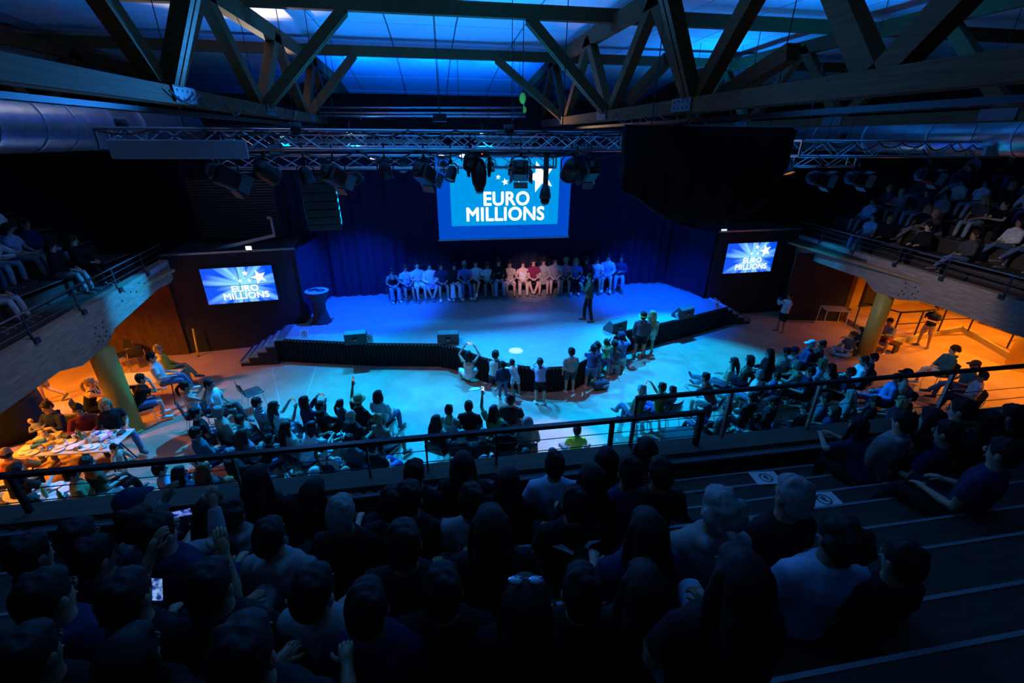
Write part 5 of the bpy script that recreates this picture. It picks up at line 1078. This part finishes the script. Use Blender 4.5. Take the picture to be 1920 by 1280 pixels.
# ------------------------------------------------------------------ people in the photo
HW = dict(short='short %s-haired', long='long %s-haired', longer='very long %s-haired', bob='bobbed %s-haired', pony='ponytailed', bun='bun-haired', curly='curly %s-haired', bald='balding', cap='capped', hat='straw-hatted')
TW = dict(tee='T-shirt', long='top', tank='tank top', jacket='jacket', hoodie='hoodie')
PWORD = dict(sit_phone='filming with phone', sit_phone_high='raising a phone', sit_forward='leaning forward', sit_folded='arms folded', sit_cross='legs crossed', sit_stretch='legs stretched out', sit_chin='chin on hand')
def cw(c): return {'lightblue': 'light blue', 'darkgrey': 'dark grey', 'paledenim': 'pale denim', 'darkred': 'dark red', 'neon': 'neon green'}.get(c, c) if isinstance(c, str) else {'stripes': '%s striped', 'floral': '%s floral', 'camo': '%s patterned'}[c[2]] % c[0]
def parse(s):                                   # "px,py pose top:col bottom:col hair/col [c] [x0.9] [n:neck turn]"
    w = s.split(); px, py = map(float, w[0].split(',')); r = dict(px=px, py=py, pose=w[1], child=False, s=1., shoes='darkgrey', cap=None, turn=0.)
    def col(c): return tuple(c.split('+')) if '+' in c else c
    a, b = w[2].split(':'); r['top'] = (a, col(b)); a, b = w[3].split(':'); r['bottom'] = (a, col(b)); a, b = w[4].split('/'); r['hair'] = (a, b)
    for q in w[5:]:
        if q == 'c': r['child'] = True; r['s'] = .74
        elif q[0] == 'x': r['s'] = float(q[1:])
        elif q[0] == '@': r['shoes'] = q[1:]
        elif q[0] == '^': r['cap'] = q[1:]
        elif q[0] == '>': r['turn'] = float(q[1:])
    return r
def words(r, dark=False):
    h = HW[r['hair'][0]]; h = h % r['hair'][1] if '%' in h else h
    return '%s person in %s %s' % (h.replace('-haired', '-haired'), cw(r['top'][1]), TW[r['top'][0]])+((' '+PWORD[r['pose']]) if r['pose'] in PWORD else '')
def facing(x, y, tx, ty): return math.atan2(-(tx-x), ty-y)
def build(r, loc, face, place, group, z=None, s=None):
    root, S = person(loc, face, r['pose'], r['top'], r['bottom'], r['hair'], s or r['s'], r['child'], r['shoes'], cap=r['cap'])
    REC.append((root, words(r), place, 'person', group, r['px'])); return root, S
def from_head(r, z0, face, s=None):              # base position so that the head centre lies on its pixel
    S = skeleton(r['pose'], r['child']); s = s or r['s']; h = S['hc']*s; p = atz(r['px'], r['py'], z0+h.z); c, n = math.cos(face), math.sin(face)
    return Vector((p.x-(h.x*c-h.y*n), p.y-(h.x*n+h.y*c), z0))
PHONES = []
def hold_phone(root, S, s, label, lit=(.4, .55, 1.), est=2.5, both=True):
    a = S['arm', 1][2]+S['arm', 1][3]*.1; b = S['arm', -1][2]+S['arm', -1][3]*.1; q = (a+b)/2 if both else b
    M_ = Matrix.Translation(root.location) @ Matrix.Rotation(root.rotation_euler.z, 4, 'Z'); P = M_ @ (q*s+Vector((0, .02, .05)))
    phone(P, root.rotation_euler.z, -.15, label, lit, 1., est=est, land=both)
# --- contestants seated along the back of the stage
STAGE = """733,508 sit_lap tank:black wide:grey bun/dark @white
759,502 sit_lap tee:navy+lightblue+floral skirt:navy pony/dark
782,497 sit_folded tee:lightblue shorts:white bun/dark
804,498 sit_ankles long:white skirt:white+blue+floral long/dark
826,498 sit_lap tee:navy shorts:navy short/dark @white
851,498 sit_lap jacket:black wide:white long/dark @white
870,496 sit_lap tee:blue trousers:blue short/grey @white
892,494 sit_cross tee:white shorts:black short/dark @white
914,497 sit_lap tee:white shorts:darkgrey long/brown
935,491 sit_lap long:black trousers:paledenim short/brown
956,494 sit_lap tee:darkgrey+beige+floral shorts:white short/dark c x.84
981,494 sit_lap tank:white trousers:beige long/dark
1001,491 sit_ankles tee:maroon shorts:black short/dark x.93
1020,490 sit_lap long:grey skirt:grey bun/dark
1042,488 sit_lap tee:grey shorts:denim short/dark
1062,490 sit_lap tee:maroon+pink+floral shorts:brown curly/blond
1081,490 sit_lap tee:blue trousers:black bob/blond @white
1101,487 sit_lap jacket:black trousers:blue long/brown
1121,487 sit_lap tee:white shorts:denim short/dark
1142,482 sit_lap hoodie:lightblue shorts:lightblue short/dark @white
1164,484 sit_folded long:navy trousers:paledenim pony/dark"""
for i, l in enumerate(STAGE.split('\n')):
    r = parse(l); S = skeleton(r['pose'], r['child']); Yh = 17.62; zh = aty(r['px'], r['py'], Yh-S['hc'].y).z-.8
    s = max(.84, min(1.12, zh/S['hc'].z)); f = facing(atz(r['px'], 540, .8).x, 17.6, 2.2, 4)
    hx = aty(r['px'], r['py'], Yh-S['hc'].y).x; dz = zh-S['hc'].z*s
    root, S = build(r, (hx, Yh, .8+max(0, min(.12, dz))), f, 'seated in the row on stage', 'contestants seated on stage', s=s)
    ch = chair((hx, Yh, .8), f, 'x'); ch.scale = (1, 1, s+max(0, dz)*.8); REC.append((ch, 'chair under the %s' % words(r).split(' arms')[0].split(' legs')[0], 'on stage', 'chair', 'chairs on stage', r['px']))
    if i == 9:                                    # white curved tick on the chest of the black sweatshirt
        V = [(-.07, .0), (-.055, -.03), (-.02, -.042), (.09, .03), (-.015, -.02), (-.045, -.012)]; ec = S['pel']+S['t']*.33
        MB().add([(-x, 0, z) for x, z in V], [(0, 1, 5), (1, 2, 4, 5), (2, 3, 4)]).obj('chest_emblem', mat('emblem_white', (.8, .8, .8), .6), root, loc=(ec.x, ec.y+.155, ec.z))
# --- the presenter
r = parse('1108,521 host jacket:brown trousers:black short/dark x1.02 @black'); P = atz(1101, 602, .8); f = math.radians(78)
root, S = person(P, f, 'host', r['top'], r['bottom'], r['hair'], 1.0, False, 'black'); tag(root, 'presenter in dark jacket standing on stage speaking into a microphone', 'person')
q = S['arm', -1][2]+S['arm', -1][3]*.09; Mh = Matrix.Translation(P) @ Matrix.Rotation(f, 4, 'Z'); mp = Mh @ q; hd = (Mh @ (S['hc']+Vector((0, .12, -.06)))-mp).normalized()
t = thing('microphone', 'handheld microphone at the mouth of the presenter on stage', 'microphone', mp); MB().tube([hd*-.1, hd*.1], [.012, .017], 10).obj('handle', M_STEEL, t, True); MB().ell(hd*.13, (.027, .027, .03)).obj('grille_ball', M_METAL, t, True)
# --- children at the stage edge: (feet px, head px)
KIDS = [((880, 716), '876,664 crouch_phone tank:cream shorts:white longer/dark', 'girl crouching with a phone raised at the curved stage edge', 0, .2), ((927, 722), '927,665 kneel_stage tee:mint shorts:darkgrey short/dark c', 'child in mint T-shirt kneeling at the stage edge', 0, .5),
 ((943, 746), '937,684 stand jacket:navy trousers:denim short/dark c @white', 'small child in navy jacket and jeans standing near the stage edge', 0, -.2), ((966, 738), '977,682 lean_stage tee:white shorts:white short/dark c', 'child in white T-shirt and white shorts leaning on the stage', 0, -.35),
 ((1012, 754), '1008,679 lean_stage tee:lilac shorts:black pony/brown c @white', 'girl in lilac top and black shorts leaning on the stage', 0, .1), ((1067, 735), '1066,660 stand tee:grey shorts:darkgrey short/dark c @white', 'boy in grey T-shirt and dark shorts standing at the stage edge', 0, -.1),
 ((1106, 728), '1086,655 lean_side tee:navy shorts:denim short/dark c @white', 'child in navy T-shirt and denim shorts leaning on the stage', 0, .4), ((1114, 714), '1100,648 lean_side tee:darkgrey shorts:pink bob/dark c', 'girl in dark top and pink shorts leaning on the stage', 0, .35),
 ((1132, 706), '1116,643 lean_side tee:green shorts:denim short/brown c @white', 'child in green T-shirt bending over the stage edge', 0, .3), ((1150, 702), '1133,646 kneel_lean long:darkgrey shorts:grey short/dark c @white', 'child in dark grey top kneeling with soles showing, at the stage', 0, .2),
 ((1160, 690), '1150,631 kneel_stage tee:blue shorts:mint cap/dark c @white', 'child in blue T-shirt and dark cap kneeling at the stage edge', 0, .3), ((1197, 669), '1189,593 stand hoodie:darkgrey shorts:black short/dark c', 'boy in dark hoodie with a neon headband standing at the stage', 0, .35),
 ((1214, 660), '1205,590 stand tee:cream shorts:cream longer/blond c', 'girl with very long blond hair in a pale T-shirt at the stage', 0, .35)]
for (fx, fy), l, lab, _, tw in KIDS:
    r = parse(l); S = skeleton(r['pose'], r['child']); B = atz(fx, fy, 0); s = .75; f = -tw
    for it in range(4):
        h = S['hc']*s; yy = B.y+h.x*math.sin(f)+h.y*math.cos(f); s = max(.6, min(1.05, aty(r['px'], r['py'], yy).z/S['hc'].z))
    if 'crouch' in r['pose']: s = .95
    if 'kneel' in r['pose']: s = max(.74, min(s, .95))
    root, S = person(B, f, r['pose'], r['top'], r['bottom'], r['hair'], (s*1.16, s*1.12, s) if r['child'] else s, r['child'], r['shoes'], cap=r['cap'] or ('navy' if r['hair'][0] == 'cap' else None)); tag(root, lab, 'person', 'children at the stage edge')
    if 'crouch' in r['pose']: hold_phone(root, S, s, 'phone held up by the crouching girl at the stage edge', (.5, .4, 1), 1.2)
    if 'neon' in lab:
        m = MB(); m.lathe([(.102, -.012), (.104, .0), (.102, .014)], 18); o = m.obj('headband', mat('neon_band', (.45, .9, .05), .5), root, loc=S['hc']+Vector((0, -.012, .01)), scale=S['hf'])
# --- standing and floor-sitting people outside the chair blocks, by feet and head pixels
OTHERS = [((1461, 622), '1478,556 stand_film jacket:white skirt:black short/dark', 'woman in white jacket filming with a phone beside the right steps', (-1.5, 15), 'wide:denim'), ((1728, 650), '1750,578 stand_arms tee:navy shorts:beige short/brown', 'man in navy T-shirt and beige shorts standing on the orange floor', (4, 12), None),
 ((97, 752), '92,660 walk tee:black shorts:brown long/brown', 'person in black and brown shorts walking behind the left beam, legs showing', (-12, 12), None), ((240, 905), '230,838 toddler hoodie:beige trousers:beige short/dark c @white', 'toddler in beige hoodie walking beside the crowded table', (-3, 8.3), None),
 ((1906, 668), '1908,638 toddler tee:cream shorts:khaki short/blond c', 'small child standing by the yellow column at the right edge', (14, 12), None)]
for (fx, fy), l, lab, tgt, _ in OTHERS:
    r = parse(l); S = skeleton(r['pose'], r['child']); B = atz(fx, fy, 0); s = .95; f = facing(B.x, B.y, *tgt)
    for it in range(4): h = S['hc']*s; yy = B.y+h.x*math.sin(f)+h.y*math.cos(f); s = max(.5, min(1.05, aty(r['px'], r['py'], yy).z/S['hc'].z))
    root, S = person(B, f, r['pose'], r['top'], r['bottom'], r['hair'], s, r['child'], r['shoes']); tag(root, lab, 'person')
    if 'film' in r['pose']: hold_phone(root, S, s, 'phone held up by the woman in white beside the right steps', (.2, .3, .6), .6)
FLOORSIT = [('1614,619 floor_knees tee:black trousers:paledenim long/dark', 'woman in black sitting on the floor with knees up by the right column'), ('1598,628 floor_cross tee:darkgrey trousers:paledenim short/brown', 'person in pale jeans sitting cross-legged on the floor by the right column'), ('1082,806 floor_cross tee:neon trousers:grey short/dark c', 'boy in neon green vest sitting on the floor before the railing')]
for l, lab in FLOORSIT:
    r = parse(l); f = facing(*atz(r['px'], r['py'], .5).xy, 4, 14); P = from_head(r, 0, f, .95 if not r['child'] else .85); root, S = person(P, f, r['pose'], r['top'], r['bottom'], r['hair'], .95 if not r['child'] else .85, r['child']); tag(root, lab, 'person', 'people sitting on the floor')
r = parse('1668,603 sit_forward jacket:grey shorts:red cap/dark'); f = 1.9; P = from_head(r, -.1, f); root, S = person(P, f, r['pose'], r['top'], r['bottom'], r['hair'], 1., False, 'white', cap='black'); tag(root, 'capped man in grey jacket sitting behind the right column', 'person')
t = thing('bench', 'low dark bench under the capped man behind the right column', 'bench', (P.x, P.y, 0), f); MB().bb((-.4, -.22, .28), (.4, .2, .34)).obj('seat', M_BROWN, t, bevel=.01)
for sx in (-.34, .34): MB().bb((sx-.03, -.18, 0), (sx+.03, .16, .28)).obj('leg', M_STEEL, t)
# --- people on chairs on the hall floor
LEFT = """348,724 sit_phone tank:white shorts:denim pony/dark
392,721 sit_cross tee:white trousers:darkgrey short/dark >.7
367,775 sit_watch tee:black trousers:denim short/dark
409,773 sit_watch long:beige trousers:paledenim short/grey
450,787 sit_watch tee:grey shorts:denim short/brown c
482,755 sit_watch tee:navy+white+stripes trousers:denim short/dark
514,762 sit_phone tee:white trousers:paledenim longer/brown
571,752 sit_phone long:maroon trousers:black bob/dark
600,761 sit_watch tee:black trousers:black short/dark x.92
638,757 sit_watch tee:darkgrey shorts:grey pony/dark c
672,751 sit_phone_high tee:black trousers:darkgrey hat/brown
709,741 sit_watch tee:white trousers:denim bob/dark
367,812 sit_folded long:teal trousers:denim short/dark
455,815 sit_watch tee:pink trousers:darkgrey longer/brown
505,823 sit_forward tee:black trousers:denim short/dark c
537,801 sit_watch tee:cream trousers:denim longer/dark
585,800 sit_forward tee:white trousers:paledenim longer/dark
658,779 sit_watch tee:black trousers:black bald/grey x1.06
710,786 sit_watch tank:pink shorts:white bun/blond
432,852 sit_watch jacket:black trousers:denim short/grey
655,826 sit_watch tee:darkgrey trousers:denim short/dark x1.04
606,838 sit_watch tank:maroon shorts:denim pony/brown
700,838 sit_cross tee:black trousers:blue short/dark
300,880 sit_watch tee:lightblue trousers:darkgrey short/dark
337,886 sit_phone tee:navy trousers:denim long/dark
384,880 sit_watch long:darkgrey trousers:black longer/red
478,900 sit_watch tee:black trousers:denim short/dark
512,905 sit_watch long:teal trousers:black long/dark
560,898 sit_watch tee:white trousers:denim short/brown
590,888 sit_watch tee:red trousers:denim pony/white
648,886 sit_watch tee:lightblue trousers:grey bald/brown
318,932 sit_watch tee:black trousers:denim short/brown
430,905 sit_watch tee:darkgrey trousers:black short/blond c"""
MID = """818,788 sit_watch tank:black shorts:black longer/dark
842,769 sit_watch tank:white shorts:denim bun/dark
879,762 sit_watch tee:black trousers:black short/dark x1.05
926,769 sit_phone_high tee:green trousers:denim long/dark
958,749 sit_watch tee:black trousers:black short/dark x1.08
866,816 sit_watch jacket:black trousers:denim bald/grey x1.05
906,814 sit_forward tee:black trousers:black short/grey
946,802 sit_watch tee:black trousers:black short/dark
989,790 sit_watch long:beige trousers:denim bob/grey
827,872 sit_watch tee:white trousers:grey bald/brown
908,866 sit_watch tee:darkgrey trousers:denim curly/grey
986,852 sit_watch tee:black trousers:denim long/dark
1036,852 sit_watch tee:navy trousers:denim long/dark
1056,858 sit_watch tee:grey trousers:black short/dark c"""
RIGHT = """1203,731 sit_cross tee:olive trousers:denim short/grey
1241,726 sit_phone tee:green+orange+floral trousers:purple short/dark x.94
1261,732 sit_watch tee:pink shorts:lilac short/dark c
1322,707 sit_forward tee:red shorts:white short/dark
1325,765 sit_watch tee:blue trousers:denim bob/dark c
1362,768 sit_watch tee:darkgrey trousers:black short/dark
1376,678 sit_stretch tank:beige wide:paledenim long/dark
1406,674 sit_watch tank:brown trousers:denim bob/dark
1443,662 sit_watch long:black trousers:black longer/dark
1474,660 sit_cross tee:teal+beige+floral trousers:black short/dark
1489,658 sit_watch tee:white trousers:denim cap/dark ^navy
1521,645 sit_watch jacket:navy trousers:black cap/grey ^lightblue
1541,646 sit_watch tee:darkred trousers:black short/dark
1424,702 sit_cross tee:white trousers:lightblue short/grey
1456,706 sit_watch tee:purple trousers:maroon short/brown c
1492,684 sit_forward tee:olive+beige+camo shorts:denim short/grey
1520,697 sit_watch tee:navy trousers:black short/dark
1541,680 sit_watch tee:lightblue trousers:denim bob/blond
1558,690 sit_watch tank:white trousers:denim longer/dark
1450,752 sit_cross hoodie:black trousers:denim cap/dark ^black
1620,676 sit_watch hoodie:white trousers:black short/dark
1638,671 sit_stretch tee:black trousers:black short/dark
1595,698 sit_stretch tee:navy trousers:black short/dark
1682,709 sit_stretch long:blue trousers:denim short/dark
1700,700 sit_watch tee:beige trousers:denim cap/dark ^black
1595,740 sit_watch tee:grey trousers:black long/grey
1548,746 sit_folded tee:teal trousers:black short/dark
1510,765 sit_watch tee:black trousers:denim short/dark
1565,770 sit_watch tee:navy trousers:black bob/brown
1640,752 sit_cross tee:black trousers:denim short/dark
1690,752 sit_watch tee:maroon trousers:black bob/blond
1708,744 sit_watch tee:black trousers:black cap/dark ^black
1410,745 sit_watch tee:black trousers:black short/dark"""
LIT = [('1788,656 sit_cross hoodie:teal shorts:white curly/brown @white', 'curly-haired person in teal hoodie lounging on a chair in orange light', 1.25), ('1828,684 sit_cross tee:teal trousers:denim cap/dark ^brown', 'capped man in teal T-shirt sitting on a chair in the orange area', 1.1), ('1842,706 sit_watch tee:white trousers:navy short/brown', 'person in white T-shirt at the railing end, right edge of the chairs', .8)]
def on_chair(r, place, group, tgt, yaw=None, label=None):
    S = skeleton(r['pose'], r['child']); s = r['s']; z0 = .45*(1-s) if s < 1 else 0.
    p0 = atz(r['px'], r['py'], z0+S['hc'].z*s); f = (facing(p0.x, p0.y, *tgt) if yaw is None else yaw)-r['turn']; P = from_head(r, z0, f)
    root, S = build(r, P, f, place, group)
    if label: REC.pop(); tag(root, label, 'person', group)
    h_ = HW[r['hair'][0]]; h_ = h_ % r['hair'][1] if '%' in h_ else h_
    ch = chair((P.x, P.y, 0), f, 'x'); REC.append((ch, 'chair under the %s person in %s %s' % (h_, cw(r['top'][1]), TW[r['top'][0]]), place.replace('on the ', '').replace('floor seating', 'floor seats').replace('at the tables on the left', 'left tables').replace('in the orange light on the right', 'orange-lit area'), 'chair', 'chairs on the hall floor', r['px']))
    return root, S, P
RB = random.Random(4)
for txt, place, tgt in ((LEFT, 'on the left floor seating', (2.2, 15)), (MID, 'on the middle floor seating', (2.6, 14.5)), (RIGHT, 'on the right floor seating', (3., 14.5))):
    for l in txt.split('\n'):
        r = parse(l); root, S, P = on_chair(r, place, 'seated audience on the hall floor', (tgt[0]+RB.uniform(-2, 2), tgt[1]))
        if r['pose'] in ('sit_phone', 'sit_phone_high'): hold_phone(root, S, r['s'], 'phone held up by the %s' % words(r).replace(' filming with phone', '').replace(' raising a phone', ''), est=.5 if r['px'] != 926 else 1.5, both=r['pose'] == 'sit_phone')
for l, lab, yw in LIT: r = parse(l); on_chair(r, 'in the orange light on the right', 'seated audience on the hall floor', (2, 14), yw, lab)
# --- people at the tables on the left
TAB = [('88,763 hold_baby hoodie:navy trousers:denim short/brown', 'boy in navy hoodie holding a baby at the crowded table', 2.9), ('147,768 sit_table long:darkred trousers:denim short/dark', 'man in dark red sweater sitting at the crowded table', -2.6), ('197,757 sit_watch tee:black trousers:denim bob/blond', 'blond person in black T-shirt at the crowded table by the column', -2.3), ('170,717 sit_chin tank:black trousers:black pony/blond', 'ponytailed woman in black tank top behind the left column', -1.1), ('186,688 sit_watch tee:darkgrey trousers:black short/dark', 'person in dark grey seated farthest behind the left column', -.9),
 ('265,710 sit_chin tee:black shorts:denim short/dark @white', 'person in black T-shirt and denim shorts leaning on the pale table', -1.0), ('297,655 sit_cross hoodie:yellow trousers:khaki short/blond', 'boy in yellow hoodie seated by the brown wall', -1.25),
 ('12,850 sit_table hoodie:orange trousers:black bald/dark', 'person in orange hoodie at the lower left table', .4), ('30,880 sit_table tee:black trousers:black long/dark', 'long-haired person in black at the lower left table', -.3), ('135,890 sit_watch long:olive trousers:white short/dark', 'person in olive top and white trousers at the crowded table', -1.0), ('62,938 sit_forward tee:black+white+stripes trousers:denim longer/brown', 'long-haired person in striped T-shirt at the lower left table', -.1), ('165,868 sit_watch tee:brown trousers:black short/brown', 'person in brown T-shirt at the near side of the crowded table', -.6)]
for l, lab, yw in TAB:
    r = parse(l); root, S, P = on_chair(r, 'at the tables on the left', 'people at the left tables', (0, 14), yw, lab)
    if 'baby' in r['pose']:
        q = (S['arm', 1][2]+S['arm', -1][2])/2+Vector((0, .02, .03)); w_ = Matrix.Translation(P) @ Matrix.Rotation(yw, 4, 'Z') @ q
        b, _ = person(w_-Vector((0, 0, .03)), yw+1.4, 'baby', ('long', 'grey'), ('trousers', 'beige'), ('bald', 'brown'), .42, True, 'white'); tag(b, 'baby in grey held in the arms of the boy at the table', 'person')
r = parse('284,670 sit_watch tee:white trousers:denim short/dark @white'); f = -1.25; P = from_head(r, .3, f); root, S = person(P, f, r['pose'], r['top'], r['bottom'], r['hair'], 1., False, 'white'); tag(root, 'man in white T-shirt and jeans sitting on the edge of a table', 'person')
# --- the near balcony
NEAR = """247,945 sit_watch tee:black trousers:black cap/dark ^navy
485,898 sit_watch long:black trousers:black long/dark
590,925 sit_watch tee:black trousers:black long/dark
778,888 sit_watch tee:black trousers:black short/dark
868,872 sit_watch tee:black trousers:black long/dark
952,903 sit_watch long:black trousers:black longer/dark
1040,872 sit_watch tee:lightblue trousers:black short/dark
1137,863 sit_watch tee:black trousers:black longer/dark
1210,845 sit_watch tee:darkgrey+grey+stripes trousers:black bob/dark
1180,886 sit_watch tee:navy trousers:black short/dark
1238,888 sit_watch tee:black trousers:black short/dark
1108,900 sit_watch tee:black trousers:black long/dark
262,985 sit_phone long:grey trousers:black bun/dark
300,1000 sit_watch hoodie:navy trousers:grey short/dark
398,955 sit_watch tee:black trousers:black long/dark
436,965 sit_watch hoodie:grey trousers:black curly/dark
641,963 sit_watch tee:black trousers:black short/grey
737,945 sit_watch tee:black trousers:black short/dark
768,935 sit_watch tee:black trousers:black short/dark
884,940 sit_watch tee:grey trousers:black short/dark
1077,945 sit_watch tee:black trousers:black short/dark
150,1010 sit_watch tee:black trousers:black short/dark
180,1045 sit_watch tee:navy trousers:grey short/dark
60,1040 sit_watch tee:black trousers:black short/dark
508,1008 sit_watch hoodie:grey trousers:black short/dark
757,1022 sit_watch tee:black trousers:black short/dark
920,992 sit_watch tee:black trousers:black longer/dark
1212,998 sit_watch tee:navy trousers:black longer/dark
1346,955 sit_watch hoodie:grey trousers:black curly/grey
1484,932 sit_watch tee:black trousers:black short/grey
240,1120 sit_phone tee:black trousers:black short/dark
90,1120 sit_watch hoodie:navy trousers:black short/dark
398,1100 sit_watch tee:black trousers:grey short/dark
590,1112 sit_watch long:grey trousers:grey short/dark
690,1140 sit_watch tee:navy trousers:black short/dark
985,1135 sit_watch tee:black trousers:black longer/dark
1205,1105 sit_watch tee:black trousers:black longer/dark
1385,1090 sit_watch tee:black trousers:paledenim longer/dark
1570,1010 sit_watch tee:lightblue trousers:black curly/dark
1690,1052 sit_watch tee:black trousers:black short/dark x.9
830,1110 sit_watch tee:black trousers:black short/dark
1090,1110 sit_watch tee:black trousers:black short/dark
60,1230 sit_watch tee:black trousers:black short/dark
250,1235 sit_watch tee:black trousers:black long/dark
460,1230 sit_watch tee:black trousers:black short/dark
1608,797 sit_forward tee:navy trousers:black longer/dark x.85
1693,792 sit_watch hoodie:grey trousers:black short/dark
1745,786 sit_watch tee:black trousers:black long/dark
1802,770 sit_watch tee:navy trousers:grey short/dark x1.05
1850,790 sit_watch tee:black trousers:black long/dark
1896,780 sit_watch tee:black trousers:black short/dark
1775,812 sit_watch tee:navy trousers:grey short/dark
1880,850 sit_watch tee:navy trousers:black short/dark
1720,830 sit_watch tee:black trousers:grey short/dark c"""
TY = [3.43, 2.66, 1.85, 1.05, .25]; nb = {}
ROWN = ['front', 'second', 'third', 'fourth', 'fifth']
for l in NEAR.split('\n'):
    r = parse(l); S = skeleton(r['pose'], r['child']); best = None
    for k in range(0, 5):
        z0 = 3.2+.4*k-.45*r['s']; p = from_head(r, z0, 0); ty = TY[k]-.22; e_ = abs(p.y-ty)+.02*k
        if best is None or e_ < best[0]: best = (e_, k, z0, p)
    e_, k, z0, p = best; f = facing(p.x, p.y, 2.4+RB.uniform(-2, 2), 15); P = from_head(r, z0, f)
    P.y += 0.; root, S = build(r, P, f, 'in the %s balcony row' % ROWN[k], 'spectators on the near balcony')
    if r['px'] == 1077:                             # pale gull print on the back of the black shirt
        V = [(-.17, .02), (-.1, .035), (-.04, -.01), (.03, -.012), (.08, .045), (.18, .03), (.09, .015), (.06, -.03), (.085, -.06), (-.02, -.055), (-.07, -.02)]; bc_ = S['pel']+S['t']*.45
        MB().add([(x, 1.0*x*x, z) for x, z in V], [(0, 1, 2, 10), (2, 3, 7, 9, 10), (3, 4, 6, 7), (4, 5, 6), (7, 8, 9)]).obj('back_print', mat('print_grey', (.8, .82, .85), .7), root, loc=(bc_.x, bc_.y-.165, bc_.z), rot=(math.radians(-26), 0, 0))
    if r['px'] == 985:                              # sunglasses pushed up on the head
        g = MB()
        for sx in (-1, 1): g.ell((sx*.04, .005, .142), (.034, .022, .012), None, 12, 8)
        g.tube([(-.09, -.03, .06), (-.072, .0, .13), (0, .012, .146), (.072, .0, .13), (.09, -.03, .06)], .004, 6); g.obj('sunglasses', mat('sunglass', (.3, .32, .4), .06, .9), root, loc=S['hc'], scale=S['hf'])
for px, py, yw, l, land, lit in ((341, 961, -.15, 'lit phone held sideways above the second near balcony row on the left', True, (.05, .12, 1.)), (296, 1104, -.2, 'lit phone held upright by a spectator at lower left', False, (.08, .2, 1.)), (118, 1133, -.2, 'faint lit phone held low at the lower left corner', True, (.03, .2, .25))):
    d = ray(px, py); q = CO+d*(2.3 if py > 1000 else 3.3); phone(q, yw, math.radians(-20), l, lit, .8, land, .9)
# --- the side balconies
def side_crowd(sd, x0, ys, occ, seed):
    r_ = random.Random(seed); s_ = -1 if sd == 'left' else 1
    for k in range(6):
        y = ys[0]+r_.uniform(0, .4)
        while y < ys[1]:
            if r_.random() < occ[k]:
                r = parse('0,0 %s %s:%s trousers:%s %s/%s' % (r_.choice(['sit_watch', 'sit_forward', 'sit_watch', 'sit_cross', 'sit_lap']), r_.choice(['tee', 'long', 'tee', 'hoodie']), r_.choice(['white', 'grey', 'navy', 'black', 'lightblue', 'cream', 'darkgrey', 'black']), r_.choice(['denim', 'black', 'grey', 'paledenim']), r_.choice(['short', 'short', 'long', 'bob', 'pony']), r_.choice(['dark', 'brown', 'dark', 'blond'])))
                xs = x0+s_*(.2+.85*(k+1)+.2); f = facing(xs, y, 3.5+r_.uniform(-1.5, 1.5), 13.5+r_.uniform(-1, 3)); f = max(-1.57, min(1.57, f))
                r['px'] = s_*y*-1; root, S = build(r, (xs, y, 3.0+.4*k), f, 'in the dim %s balcony' % sd, 'spectators on the %s side balcony' % sd)
            y += r_.uniform(.58, .75)
side_crowd('left', -7.9, (7.4, 13.6), (.6, .45, .4, .35, .25, .0), 2)
side_crowd('right', 13.8, (7.0, 15.2), (.45, .6, .65, .6, .55, .4), 5)
# ------------------------------------------------------------------ give every repeat a label of its own
from collections import defaultdict
grp = defaultdict(list)
for rec in REC: grp[(rec[1], rec[2])].append(rec)
seen = set()
for (desc, place), L in grp.items():
    L.sort(key=lambda q: q[5])
    for i, (o, d, pl, cat, g, k) in enumerate(L):
        lab = '%s, %s' % (d, pl) if cat == 'chair' else '%s %s' % (d, pl)
        if len(L) > 1: lab += ', %s from left' % ordinal(i) if i < len(L)-1 or len(L) < 3 else ', rightmost'
        w_ = lab.split()
        if len(w_) > 16: lab = lab.replace(' person', ' one').replace('with steel legs ', ''); 
        tag(o, lab, cat, g)

if WORK is not None: bpy.data.scenes.remove(WORK)
